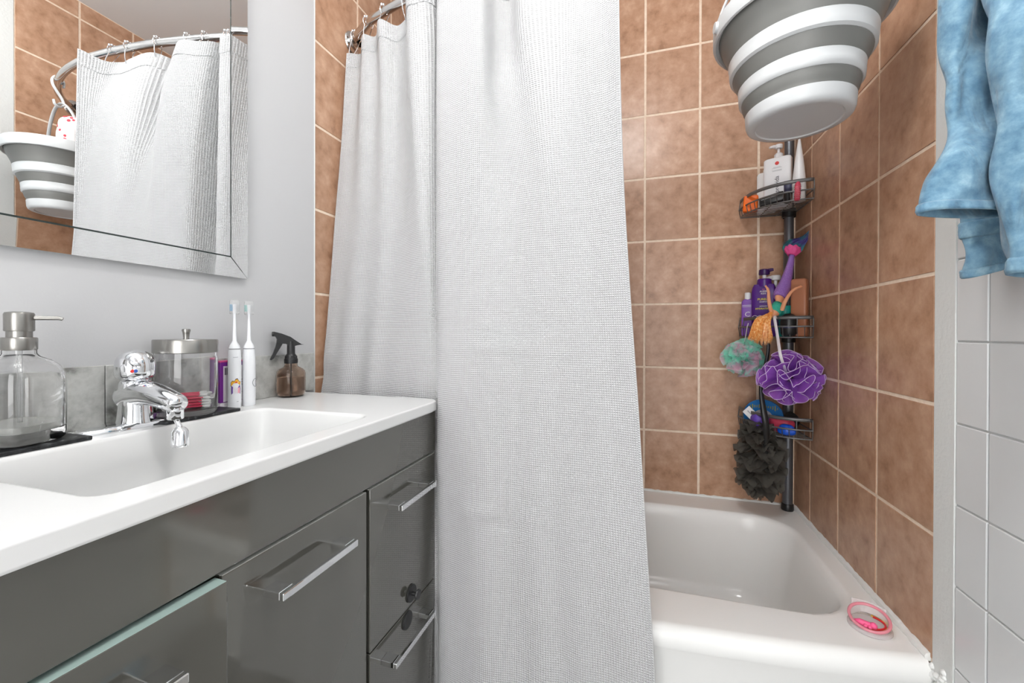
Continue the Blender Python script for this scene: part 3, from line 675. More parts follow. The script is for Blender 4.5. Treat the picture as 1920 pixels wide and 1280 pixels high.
def top_basket():
    zf = 1.4545
    c = (1.402, 1.690); yw = -.42
    t = slab_bottle('pump_bottle', 'flat white pump bottle with a red dot logo in the top basket', 'bottle', c, .084, .038, zf, 1.634, 'white_plastic', yw, .006)
    pump(t, (c[0]+.002, c[1]), 1.633, 'white_plastic', 'white_plastic', (-.95, -.25), 1.05)
    O, ex = facing(c, yw, .0193); up = Vector((0,0,1)); mb = MB()
    mb.lathe([(.0062,-.0002),(.0062,.0006),(0,.0007)], O+Vector((0,0,1.612)), 20, Vector((ex.y,-ex.x,0))); mb.build('red_logo', 'red_mark', t)
    mb = MB()
    for k, (w, z) in enumerate([(.022,1.5985),(.030,1.5955),(.030,1.588),(.028,1.585)]): mb.prism([(-w/2,-.0004),(w/2,-.0004),(w/2,.0004),(-w/2,.0004)], O+Vector((0,0,z)), ex, up, Vector((ex.y,-ex.x,0))*.0004)
    mb.build('fine_print', 'ink_grey', t, smooth=0)
    mb = MB(); text_into(mb, 'provida', .019, O+Vector((0,0,1.538)), up, -ex); mb.build('lettering', 'ink_dark', t, smooth=0)
    c = (1.378, 1.738); t = slab_bottle('lotion_bottle', 'plain white flat bottle behind the pump bottle in the top basket', 'bottle', c, .058, .022, zf, 1.604, 'white_matte', -.42, .010)
    MB().lathe([(.010,1.602),(.010,1.614),(0,1.615)], (c[0], c[1], 0), 20).build('cap', 'white_plastic', t)
    t = thing('orange_box', (1.318, 1.712, zf), 'small orange soap package at the left end of the top basket', 'package'); M = Matrix.Translation((1.320,1.706,zf+.030))@Matrix.Rotation(-.3,4,'Z')@Matrix.Rotation(.08,4,'Y')
    MB().box(-.023,.023,-.014,.014,-.029,.029,.005,3,M).build('wrapper', 'orange_plastic', t); MB().box(-.019,.019,-.0147,-.0138,.024,.0255,.0003,1,M).build('seam', 'orange_plastic', t, smooth=0)
    t = thing('black_pouch', (1.372, 1.625, zf), 'black folded packet lying across the front of the top basket', 'packet')
    M = Matrix.Translation((1.370,1.640,zf+.022))@Matrix.Rotation(-.42,4,'Z')@Matrix.Rotation(-.16,4,'Y')@Matrix.Rotation(-.35,4,'X')
    mb = MB(); mb.box(-.037,.037,-.008,.008,-.018,.018,.004,3,M); mb.build('body', 'black_plastic', t); MB().box(-.030,.020,-.0088,-.0080,.004,.006,0,1,M).build('print', 'ink_grey', t, smooth=0)
    def tubeb(name, lab, c, r, z0, z1, m, mcap, n=24, flat=.12):
        t = thing(name, (c[0], c[1], z0), lab, 'tube'); mb = MB(); e = Vector((.9,-.43,0))
        nn = 16; rows = []
        for j in range(nn+1):
            f = j/nn; z = z0+.03+(z1-z0-.03)*f; k = f**1.5; rows.append((r*(1-k*.9), r*(1-k*.92), z)) if m == 'white_plastic' else rows.append((r, r*(1-f*.9), z))
        mb.grid(n, nn+1, lambda i, j: Vector((c[0], c[1], rows[j][2]))+Vector((.43,.9,0))*(rows[j][1]*math.sin(2*PI*i/n))+e*(rows[j][0]*math.cos(2*PI*i/n)), closeu=True)
        mb.build('body', m, t); MB().lathe([(0,z0),(r*.86,z0),(r*.88,z0+.002),(r*.88,z0+.03),(r*.6,z0+.031)], (c[0], c[1], 0), 24).build('cap', mcap, t); return t
    tubeb('lotion_tube', 'white tapered squeeze tube standing tip-up at the right of the top basket', (1.4405,1.606), .0205, zf, 1.668, 'white_plastic', 'white_matte')
    t = tubeb('hair_tube', 'small dark navy tube beside the white tapered tube', (1.4095,1.612), .0115, zf, 1.528, 'navy_plastic', 'black_plastic')
    t = thing('pink_razor', (1.4245, 1.572, 1.449), 'pink textured stick hooked over the front of the top basket', 'razor')
    MB().tube([(1.4245,1.572,1.449),(1.4255,1.573,1.470),(1.427,1.575,1.500),(1.428,1.577,1.508)], [.0075,.0085,.0085,.006], 12).build('grip', 'rose_plastic', t); mb = MB()
    for k in range(7): mb.tube([(1.4245+.0004*k+.0088*math.cos(a),1.572+.0005*k+.0088*math.sin(a),1.456+.006*k) for a in np.linspace(0,2*PI,13)[:-1]], .0011, 5, closed=True)
    mb.build('ridges', 'pink_clear', t)
top_basket()

def middle_basket():
    zf = 1.0055
    c = (1.361, 1.690); yw = -.35
    t = slab_bottle('shampoo_bottle', 'deep purple pump bottle with yellow lettering in the middle basket', 'bottle', c, .076, .046, zf, 1.190, 'purple_bottle', yw, .026)
    MB().lathe([(.023,1.182),(.024,1.186),(.022,1.207),(.019,1.210),(0,1.210)], (c[0], c[1], 0), 28).build('collar', 'purple_bottle', t)
    MB().lathe([(.006,1.208),(.006,1.226)], (c[0], c[1], 0), 14).build('stem', 'white_plastic', t)
    mb = MB(); mb.lathe([(0,1.224),(.016,1.224),(.0175,1.228),(.0165,1.242),(.012,1.245),(0,1.2455)], (c[0], c[1], 0), 24); p = Vector((c[0], c[1], 1.237)); mb.tube([p, p+Vector((.02,-.006,.004)), p+Vector((.027,-.008,.005))], [.008,.006,.005], 10); mb.build('pump_head', 'dark_purple', t)
    O, ex = facing(c, yw, .0236); up = Vector((0,0,1))
    for m, rows in (('pink_ink', [('VVV', .0045, 1.171)]), ('label_white', [('AUSSIE', .0075, 1.164), ('KIDS', .0075, 1.156), ('SHAMPOO', .005, 1.127), ('AUSTRALIAN', .004, 1.112)]), ('yellow_ink', [('PURELY', .0105, 1.136), ('HYDRATING', .0085, 1.103)])):
        for s, sz, z in rows:
            mb = MB(); text_into(mb, s, sz, O+Vector((0,0,z)), ex, up, bold=.0002); mb.build('lettering', m, t, smooth=0)
    mb = MB()
    for k in range(3): mb.tube([O+ex*(-.026+.016*k+.008*math.cos(a))+Vector((0,0,1.072+.007*math.sin(a)))-Vector((0,.0005,0)) for a in np.linspace(.2, 2.9+k, 12)], .0010, 5)
    mb.build('swirl', 'label_white', t)
    c = (1.318, 1.730)
    t = slab_bottle('conditioner_bottle', 'slim lilac bottle with a white cap at the left of the middle basket', 'bottle', c, .040, .030, zf, 1.142, 'lilac_bottle', -.3, .012)
    MB().lathe([(.0105,1.140),(.0105,1.164),(.009,1.166),(0,1.166)], (c[0], c[1], 0), 20).build('cap', 'white_plastic', t)
    O, ex = facing(c, -.3, .0153); mb = MB()
    mb.prism([(-.017,0),(.017,0),(.017,.0015),(-.017,.0015)], O+Vector((0,0,1.118)), ex, up, Vector((ex.y,-ex.x,0))*.0004); mb.prism([(-.017,0),(.017,0),(.017,.0015),(-.017,.0015)], O+Vector((0,0,1.113)), ex, up, Vector((ex.y,-ex.x,0))*.0004)
    mb.build('label_lines', 'label_white', t, smooth=0)
    for q, sz, z in (('C', .026, 1.085),):
        mb = MB(); text_into(mb, q, sz, O+Vector((0,0,z)), ex, up); mb.build('lettering', 'label_white', t, smooth=0)
    c = (1.4075, 1.731)
    t = slab_bottle('body_wash_bottle', 'purple bottle with a white pump behind the mermaid doll', 'bottle', c, .050, .032, zf, 1.165, 'purple_bottle', -.2, .020)
    pump(t, c, 1.163, 'white_matte', 'white_matte', (-.9, -.3), 1.35)
    c = (1.4545, 1.660)
    t = slab_bottle('hair_bottle', 'tall tan brown bottle at the right of the middle basket', 'bottle', (1.450, 1.625), .046, .034, zf, 1.1995, 'brown_bottle', -.55, .006)
    O, ex = facing((1.450, 1.625), -.55, .0); MB().lathe([(.0233,1.176),(.0235,1.178),(.0233,1.18)], (1.450, 1.625, 0), 40, ex=5, sy=.034/.046, rot=-.55).build('cap_seam', 'brown_bottle', t)
    t = thing('teal_jar', (1.413, 1.645, zf), 'teal jar behind the mermaid doll in the middle basket', 'jar'); MB().lathe([(0,zf),(.0172,zf),(.0185,zf+.003),(.0185,zf+.10),(.0172,zf+.102),(0,zf+.102)], (1.413,1.645,0), 28).build('body', 'teal_plastic', t); MB().lathe([(.0188,zf+.075),(.0192,zf+.077),(.0192,zf+.103),(.0182,zf+.105),(0,zf+.105)], (1.413,1.645,0), 28).build('lid', 'teal_plastic', t)
    t = thing('black_scrubber', (1.412, 1.600, zf), 'round black rubber scrubber in the middle basket beside the tan bottle', 'scrubber')
    MB().lathe([(0,zf+.001),(.018,zf+.002),(.0235,zf+.012),(.0245,zf+.05),(.021,zf+.068),(.011,zf+.076),(0,zf+.077)], (1.411,1.601,0), 28).build('body', 'black_plastic', t); MB().lathe([(.0247,zf+.028),(.0255,zf+.032),(.0247,zf+.036)], (1.411,1.601,0), 28).build('groove', 'navy_plastic', t)
middle_basket()

def low_basket():
    zf = .6745
    t = thing('blue_package', (1.360, 1.690, zf), 'blue round-topped bath toy package standing in the lowest basket', 'package')
    O, ex = facing((1.362, 1.690), -.45, 0); up = Vector((0,0,1)); nn = Vector((ex.y,-ex.x,0))
    poly = [(-.062,0),(.062,0),(.062,.05)]+[(.062*math.cos(a), .05+.056*math.sin(a)) for a in np.linspace(.12, PI-.12, 18)]+[(-.062,.05)]
    MB().prism(poly, O+Vector((0,0,zf)), ex, up, nn*.012).build('card', 'blue_pack', t, smooth=0)
    mb = MB(); rq = random.Random(12)
    for k in range(13):
        a = -.042+.007*k; h = rq.uniform(.008,.016); b = rq.uniform(-.003,.003); mb.prism([(a,-h/2),(a+.003,-h/2+b),(a+.0036,h/2),(a+.0006,h/2-b)], O+nn*.0121+Vector((0,0,zf+.082-.00012*(k-6)**2)), ex, up, nn*.0005)
    mb.build('printed_title', 'olive_ink', t, smooth=0)
    mb = MB(); mb.prism([(.030*math.cos(a), .026*math.sin(a)) for a in np.linspace(0, PI, 14)], O+nn*.0122+Vector((0,0,zf+.045)), ex, up, nn*.0006); mb.build('window', 'ink_grey', t, smooth=0)
    t = thing('paper_card', (1.320, 1.650, zf), 'loose white card slipped into the left of the lowest basket', 'card')
    M = Matrix.Translation((1.318,1.668,.728))@Matrix.Rotation(-.5,4,'Z')@Matrix.Rotation(.75,4,'Y'); MB().box(-.026,.026,-.001,.001,-.016,.016,.0003,1,M).build('sheet', 'white_matte', t, smooth=0); MB().box(-.018,.018,-.0014,-.0010,-.002,.002,0,1,M).build('print', 'ink_grey', t, smooth=0)
    def blob(name, lab, m, c, r, sx, sy, sz, seed, cat='toy', yaw=-.5):
        rg = random.Random(seed); t = thing(name, (c[0], c[1], c[2]-r*sz), lab, cat); ph = [rg.uniform(0,6) for _ in range(4)]; mb = MB(); n = 28; k = 16
        def P(i, j):
            a = 2*PI*i/n; b = PI*(j+.02)/(k-1+.04); rr = r*(1+.08*math.sin(3*a+ph[0])*math.sin(b)+.06*math.sin(2*b*2+ph[1])+.05*math.sin(5*a+ph[2])*math.sin(b))
            x, y = rr*sx*math.cos(a)*math.sin(b), rr*sy*math.sin(a)*math.sin(b); return (c[0]+x*math.cos(yaw)-y*math.sin(yaw), c[1]+x*math.sin(yaw)+y*math.cos(yaw), c[2]-rr*sz*math.cos(b))
        mb.grid(n, k, P, closeu=True); mb.build('body', m, t, smooth=80)
        return t
    blob('purple_sponge', 'purple wrapped sponge behind the front rail of the lowest basket', 'violet_soft', (1.338,1.652,zf+.032), .030, 1, .6, 1, 1, 'sponge')
    blob('rose_sponge', 'rose pink soap bar lying in the lowest basket', 'rose_plastic', (1.400,1.632,zf+.030), .032, 1.2, .55, .85, 2, 'soap')
    blob('blue_toy', 'bright blue rubber toy at the front of the lowest basket', 'bright_blue', (1.404,1.597,zf+.020), .022, 1.2, .6, .85, 3)
    blob('dark_tub', 'black pot at the back of the lowest basket beside the pole', 'black_plastic', (1.438,1.672,zf+.036), .025, 1, 1, 1.35, 4, 'pot')
low_basket()

# ------------------------------------------------------------------ mermaid doll lying head-down over the middle basket
def doll():
    hips = at(1464,553,1.612); t = thing('mermaid_doll', hips, 'mermaid doll with orange hair hanging head-down over the middle basket', 'doll')
    waist = at(1461,566,1.600); chest = at(1455,578,1.588); neck = at(1447,591,1.578)
    # tail
    pts = [at(1485,478,1.655), at(1482,495,1.648), at(1477,515,1.640), at(1471,535,1.628), at(1465,550,1.617), at(1462,559,1.608)]
    Q = catmull([tuple(p) for p in pts], 30); R = np.interp(np.linspace(0,1,30), [0,.2,.45,.7,.88,1], [.0095,.0125,.018,.025,.0268,.0225])
    MB().tube([tuple(q) for q in Q], list(R), 20, flat=.8).build('tail', 'doll_tail', t, smooth=70)
    # fin: two fluted lobes
    A = catmull([tuple(at(u, v, y)) for u, v, y in ((1474,478,1.682),(1467,464,1.684),(1479,450,1.680),(1502,444,1.664),(1523,427,1.640))], 26)
    B = catmull([tuple(at(u, v, y)) for u, v, y in ((1492,478,1.676),(1503,471,1.674),(1508,461,1.666),(1515,449,1.656),(1525,428,1.640))], 26)
    mb = MB(); mb.grid(18, 26, lambda i, j: Vector(A[j]).lerp(Vector(B[j]), i/17)+Vector((0,-1,0))*(.0028*math.sin(i*1.6)*math.sin(j/25*PI)))
    mb.build('fin', 'doll_fin', t, smooth=70, solid=.0016)
    # ruffled pink collar at the tail end
    mb = MB(); c = Vector(at(1485,475,1.654)); axd = (Vector(pts[0])-Vector(pts[1])).normalized(); e1 = axd.orthogonal().normalized(); e2 = axd.cross(e1)
    for l in range(3):
        def P(i, j, l=l):
            a = 2*PI*i/48; r = .012+.017*j/4*(1-.1*l); h = -.008+.020*j/4+.004*l+.0035*math.sin(a*7+l*2)*j/4; return c+e1*r*math.cos(a)+e2*r*math.sin(a)*.8+axd*h
        mb.grid(48, 5, P, closeu=True)
    mb.build('frill', 'doll_pink', t, smooth=70, solid=.0025)
    # body: bare waist and shoulders, neck, head
    MB().tube([at(1462,557,1.609), waist, at(1458,573,1.594), chest, at(1452,586,1.582), neck, at(1441,597,1.572)], [.018,.0135,.0155,.019,.018,.0075,.0068], 18, flat=.75).build('torso', 'doll_skin', t, smooth=70)
    MB().tube([at(1459.5,570,1.596), at(1457,576,1.591), at(1454,582,1.5855), at(1452,586,1.5825)], [.0172,.0205,.0207,.0190], 20, flat=.78, caps=False).build('top', 'doll_top', t, smooth=70, solid=.001)
    hd = Vector(at(1432,604,1.566)); MB().ball(hd, .0150, 10, 1.15).build('head', 'doll_skin', t)
    for P, R in (([at(1448,588,1.577), at(1444,576,1.566), at(1441.5,560,1.563), at(1441,548,1.566), at(1439,541,1.565), at(1437,538,1.564)], [.0066,.0060,.0052,.0045,.0042,.0024]), ([at(1466,581,1.575), at(1470,570,1.566), at(1476,558,1.562), at(1484,547,1.566), at(1492,541,1.568), at(1500,537.5,1.570)], [.0070,.0063,.0054,.0046,.0040,.0020])):
        Q = catmull([tuple(p) for p in P], 26); rr = np.interp(np.linspace(0,1,26), np.linspace(0,1,6), R); mb = MB(); mb.tube([tuple(q) for q in Q], list(rr), 12)
        d = (Vector(Q[-1])-Vector(Q[-4])).normalized(); s = d.orthogonal().normalized()
        for k in (-1.5,-.5,.5,1.5): mb.tube([Vector(Q[-3])+s*k*.0016, Vector(Q[-1])+d*.006+s*k*.0022], [.0014,.0009], 6)
        mb.build('arm', 'doll_skin', t, smooth=70)
    rg = random.Random(8); mb = MB()
    for k in range(170):
        f = rg.random(); g = rg.random(); su, sv = 1447-12*g, 586+6*g+rg.uniform(-2,2)
        r0 = Vector(at(su+rg.uniform(-3,3), sv, 1.568)); e = Vector(at(1402+46*f+rg.uniform(-2,2), 627+18*math.sin(.35+f*2.0)+rg.uniform(-9,3), 1.548+.022*g))
        m = Vector(at(1420+24*f-4*g, 600+8*f, 1.541+.02*g)); Q = catmull([tuple(r0), tuple(m), tuple(e)], 9); mb.tube([tuple(q) for q in Q], [.0016,.0021,.0023,.0024,.0023,.0021,.0017,.0012,.0004], 5)
    o = mb.build('hair', 'doll_hair', t, smooth=70); o['kind'] = 'stuff'
doll()

# ------------------------------------------------------------------ bath puffs
def ruffle(mb, edge, c, R, n, seed, sc=(1,1,1), inner=.25, edge_r=.0014, waves=(3,7)):
    rg = random.Random(seed); c = Vector(c)
    for k in range(n):
        a = Vector((rg.gauss(0,1), rg.gauss(0,1), rg.gauss(0,1))).normalized(); e1 = a.orthogonal().normalized(); e2 = a.cross(e1)
        pol = rg.uniform(.35, 1.45); w = rg.randint(*waves); ph = rg.uniform(0,6); am = rg.uniform(.16,.34); Ro = R*rg.uniform(.82,1.04); st = 110; ph2 = rg.uniform(0,6)
        def P(i, j):
            t = 2*PI*i/st; s = j/4; p = pol+am*math.sin(w*t+ph)*s+.10*math.sin((w*2+1)*t+ph2)*s
            d = a*math.cos(p)+(e1*math.cos(t)+e2*math.sin(t))*math.sin(p); r = Ro*(inner+(1-inner)*s)*(1+.05*math.sin(5*t+ph)*s); return c+Vector((d.x*sc[0]*r, d.y*sc[1]*r, d.z*sc[2]*r))
        mb.grid(st, 5, P, closeu=True)
        if edge is not None: edge.tube([P(i, 4) for i in range(st)], edge_r, 5, closed=True)
def puffs():
    c = at(1478, 708, 1.535); t = thing('purple_puff', c, 'purple mesh bath puff with white edging hanging from the middle basket', 'bath puff')
    mb, ed = MB(), MB(); ruffle(mb, ed, c, .090, 12, 11, (1.06,.9,.95), edge_r=.0010, waves=(3,5)); mb.build('netting', 'net_purple', t, smooth=80); ed.build('edging', 'net_edge', t, smooth=80)
    a = Vector(at(1452, 594, 1.566)); b = Vector(at(1464, 668, 1.475)); mb = MB(); Q = catmull([tuple(Vector(at(1455, 597, 1.590))), tuple(a), tuple(a.lerp(b,.5)+Vector((.001,.004,0))), tuple(b), tuple(c)], 24); mb.tube([tuple(q) for q in Q], .0042, 8, flat=.35, up=(1,.3,0)); mb.build('strap', 'strap_white', t)
    c = at(1393, 671, 1.66); t = thing('aqua_puff', c, 'aqua and pink mesh bath puff hanging beside the purple one', 'bath puff')
    mb = MB(); ruffle(mb, None, c, .068, 16, 23, (1.05,.85,1.0), waves=(4,7)); mb.build('netting', 'net_aqua', t, smooth=80)
    MB().tube([at(1396,640,1.66), at(1399,625,1.635), at(1401,612,1.612), at(1403,606,1.622)], .0015, 6).build('cord', 'strap_white', t)
    # long charcoal mesh scrubber on a black handle
    top = at(1441, 612, 1.583); t = thing('back_scrubber', at(1430, 930, 1.60), 'long charcoal mesh back scrubber on a black handle under the puffs', 'back brush')
    P = [at(1437, 618, 1.576), at(1440, 632, 1.568), at(1440, 660, 1.572), at(1432, 700, 1.580), at(1427, 728, 1.582), at(1431, 765, 1.575), at(1436, 795, 1.572), at(1437, 830, 1.590), at(1432, 880, 1.61)]
    MB().tube([tuple(q) for q in catmull([tuple(p) for p in P], 40)], list(np.interp(np.linspace(0,1,40),[0,.5,.68,.8,1],[.0052,.0062,.0105,.0095,.006])), 12, flat=.6, up=(1,0,0)).build('handle', 'black_plastic', t)
    MB().tube([at(1437, 618, 1.576), at(1434,606,1.575), at(1438,598,1.580), at(1444,606,1.590), at(1442,613,1.592)], .003, 8).build('hang_loop', 'black_plastic', t)
    rg = random.Random(31); mb = MB(); axp = [Vector(at(1420, 792, 1.628)), Vector(at(1424, 830, 1.632)), Vector(at(1424, 870, 1.635)), Vector(at(1426, 905, 1.64)), Vector(at(1434, 928, 1.645))]; axp = catmull([tuple(p) for p in axp], 24)
    for k in range(23):
        cc = Vector(axp[k]); f = k/22; R = .050+.012*min(1, f*3)+.014*math.sin(f*PI*1.1+.1)-.024*max(0, f-.75)*4+rg.uniform(-.008,.008); ph, p2 = rg.uniform(0,6), rg.uniform(0,6); w = rg.randint(4,8); st = 64; tilt = Vector((rg.uniform(-.5,.5), rg.uniform(-.4,.4), 0))
        def Pn(i, j):
            a = 2*PI*i/st; s = j/5; r = R*(.1+.9*s)*(1+.10*math.sin(3*a+ph)*s); z = (.012*math.sin(w*a+ph)+.006*math.sin(2*w*a+p2))*s; x, y = r*math.cos(a), r*math.sin(a)*.78
            return cc+Vector((x, y, z+(tilt.x*x+tilt.y*y)*.6-.010*s*s))
        mb.grid(st, 6, Pn, closeu=True)
    mb.build('netting', 'net_charcoal', t, smooth=80)
puffs()

# ------------------------------------------------------------------ denim shirt on a wall hook at the right
def shirt():
    RT = Vector((math.cos(YAW), math.sin(YAW), 0)); FW = Vector((-math.sin(YAW), math.cos(YAW), 0))
    def cp(u, v, t): return CAMPOS+(_f+_r*((u-960)/FPX)+_u*((CYC-v)/FPX))*t
    t = thing('denim_shirt', (1.44, .74, 1.10), 'light blue denim shirt hanging on the wall beside the tub', 'shirt')
    def sleeve(name, stations, dep, seed, nu=72, nv=80, wr=.004, bands_=(('hem', 75, 80),)):
        "stations: (u_left, u_right, v_left, v_right, t)"
        S = catmull(stations, nv); rg = np.random.RandomState(seed); q = rg.uniform(0, 6, 8); vs = []; uv = []
        for j in range(nv):
            ul, ur, vl, vr, tt = S[j]; a, b = cp(ul, vl, tt), cp(ur, vr, tt); c = (a+b)/2; h = (b-a)/2; f = j/(nv-1)
            for i in range(nu):
                an = 2*PI*i/nu; d = dep*(1+.25*math.sin(f*5+q[0])); sx, sy = math.copysign(abs(math.cos(an))**.8, math.cos(an)), math.copysign(abs(math.sin(an))**.8, math.sin(an))
                wob = wr*(1.5*math.sin(an*1+f*13+q[5])*abs(math.sin(f*4.2+q[6]))+math.sin(an*2+f*9+q[1])+.8*math.sin(an*3-f*14+q[2])+.6*math.sin(f*26+an*1.5+q[3])+.5*math.sin(an*5+f*19+q[4]))*math.sin(min(1, (1-f)*9)*PI/2)
                vs.append(c+h*sx+FW*(d*sy)+(FW*sy*.9+RT*sx*.35)*wob); uv.append((i/nu*.4, f*.5))
        mb = MB(); mb.grid(nu, nv, lambda i, j: vs[j*nu+i], closeu=True); mb.uv = uv
        o = mb.build(name, 'denim', t, smooth=80, solid=.0016)
        # flat doubled bands: the hem at the opening and any seam further up, slightly puckered
        for name2, j0, j1 in bands_:
            rows = [vs[j*nu:(j+1)*nu] for j in range(j0, j1)]; out = []
            for r_, row in enumerate(rows):
                c = sum((Vector(p) for p in row), Vector())/nu; m = 1 if 0 < r_ < len(rows)-1 else 0
                for i, p in enumerate(row):
                    n_ = Vector(p)-c; sy = math.sin(2*PI*i/nu); sx = math.cos(2*PI*i/nu); n_ = (FW*sy+RT*sx*.6).normalized()
                    out.append(Vector(p)+n_*(.0013+m*(.0012+.0006*math.sin(i*2.1+r_))))
            mb = MB(); mb.grid(nu, len(rows), lambda i, j: out[j*nu+i], closeu=True); mb.uv = [(k % nu/nu*.4, k//nu*.004) for k in range(len(out))]; mb.build(name2, 'denim', o, smooth=60, solid=.0012)
        return o
    sleeve('sleeve', [(1745,1872,-150,-150,.615),(1758,1872,-60,-60,.61),(1766,1876,10,10,.60),(1776,1880,95,95,.592),(1786,1884,170,170,.588),(1781,1888,240,240,.585),(1757,1890,305,308,.58),(1738,1892,355,360,.577),(1729,1894,398,402,.575)], .017, 1, wr=.005)
    sleeve('sleeve', [(1800,1900,300,300,.645),(1806,1902,360,358,.642),(1810,1904,415,405,.64),(1811,1905,470,455,.638),(1813,1906,522,494,.636)], .016, 5, wr=.0022, bands_=(('hem', 73, 80), ('cuff_band', 40, 52)))
    sleeve('body', [(1862,1985,-150,-150,.555),(1867,1985,-40,-40,.548),(1870,1985,60,60,.54),(1873,1985,160,160,.535),(1878,1985,270,270,.532),(1883,1985,350,350,.532),(1892,1982,430,430,.532),(1900,1980,512,520,.532)], .020, 9, wr=.0042)
    # yoke gathered up to the collar loop
    mb = MB(); S = catmull([(1745,1985,-148,-148,.575),(1775,1975,-230,-230,.585),(1825,1955,-330,-330,.60),(1865,1915,-400,-400,.615)], 24); n = 48; vs = []
    for j in range(24):
        ul, ur, vl, vr, tt = S[j]; a, b = cp(ul, vl, tt), cp(ur, vr, tt); c = (a+b)/2; h = (b-a)/2
        for i in range(n): an = 2*PI*i/n; vs.append(c+h*math.cos(an)+FW*(.032*(1-.7*j/23)*math.sin(an)+.004*math.sin(an*5+j*.5)))
    mb.grid(n, 24, lambda i, j: vs[j*n+i], closeu=True); mb.uv = [(.1,.1)]*len(mb.v); mb.build('yoke', 'denim', t, smooth=80, solid=.002)
    top = cp(1890,-400,.615); z = top.z
    hk = thing('wall_hook', (W-.002, top.y+.01, z+.02), 'metal wall hook that the denim shirt hangs on', 'hook')
    MB().lathe([(0,0),(.018,0),(.018,.004),(0,.005)], (W-.002, top.y+.01, z+.025), 24, (-1,0,0)).build('plate', 'hook_metal', hk)
    MB().tube([(W-.004, top.y+.01, z+.025), (W-.035, top.y+.008, z+.015), (W-.055, top.y+.004, z+.006), (top.x, top.y, z+.004), (top.x-.012, top.y, z+.02)], .004, 8).build('peg', 'hook_metal', hk)
    MB().tube([top+Vector((-.012,0,-.012)), top+Vector((-.004,0,.006)), top+Vector((.004,0,.010)), top+Vector((.012,0,-.012))], .003, 8).build('collar_loop', 'denim_dark', t)
shirt()

# ------------------------------------------------------------------ things on the counter
def trays():
    for lab, y0, y1 in (('black stone tray under the glass soap dispenser', .315, .438), ('black stone tray under the glass canister of cotton swabs', .545, .694)):
        t = thing('stone_tray', (.06, (y0+y1)/2, ZT), lab, 'tray'); MB().box(.016, .110, y0, y1, ZT, ZT+.0065, .0015, 2).build('slab', 'slate', t, smooth=0); mb = MB()
        for sx in (.026, .10):
            for sy in (y0+.012, y1-.012): mb.lathe([(0,ZT-.0),(.004,ZT),(.004,ZT+.0005),(0,ZT+.0006)], (sx, sy, 0), 10)
        mb.build('feet', 'black_plastic', t)
trays()
ZS = ZT+.0068
def soap():
    c = (.060, .378, 0); t = thing('soap_dispenser', (c[0], c[1], ZS), 'clear glass soap dispenser with a brushed steel pump beside the tap', 'soap dispenser')
    z = ZS; yw = .33
    out = [(0,z),(.036,z),(.0400,z+.004),(.0412,z+.012),(.0412,z+.090),(.0400,z+.102),(.035,z+.113),(.027,z+.121),(.018,z+.1265),(.0150,z+.131),(.0150,z+.138)]
    inn = [(.0125,z+.138),(.0125,z+.130),(.0155,z+.123),(.025,z+.1175),(.0325,z+.1095),(.0367,z+.100),(.0378,z+.090),(.0378,z+.022),(.0365,z+.018),(0,z+.016)]
    MB().lathe(out+inn, c, 64, ex=3.6, rot=yw).build('bottle', 'glass', t, smooth=50)
    MB().lathe([(0,z+.0162),(.0362,z+.0182),(.0376,z+.0222),(.0376,z+.028),(0,z+.028)], c, 64, ex=3.6, rot=yw).build('soap', 'soap_liquid', t, smooth=50)
    MB().lathe([(.0028,z+.02),(.0028,z+.138),(.0023,z+.138),(.0023,z+.02),(.0028,z+.02)], c, 14).build('dip_tube', 'clear_plastic', t)
    MB().lathe([(0,z+.136),(.0175,z+.136),(.0185,z+.1375),(.0185,z+.1535),(.0175,z+.155),(0,z+.155)], c, 40).build('collar', 'brushed_steel', t)
    MB().lathe([(.0135,z+.154),(.0135,z+.168)], c, 32).build('neck', 'brushed_steel', t)
    mb = MB(); mb.lathe([(0,z+.164),(.0148,z+.164),(.0156,z+.1655),(.0156,z+.189),(.0146,z+.1915),(.008,z+.193),(0,z+.1933)], c, 40); mb.build('pump_head', 'brushed_steel', t)
    d = Vector((.62, .78, 0)); p = Vector((c[0], c[1], z+.184)); MB().tube([p+d*.012, p+d*.030, p+d*.041, p+d*.045+Vector((0,0,-.0015))], [.0034,.0031,.0028,.0024], 14).build('spout', 'brushed_steel', t)
soap()
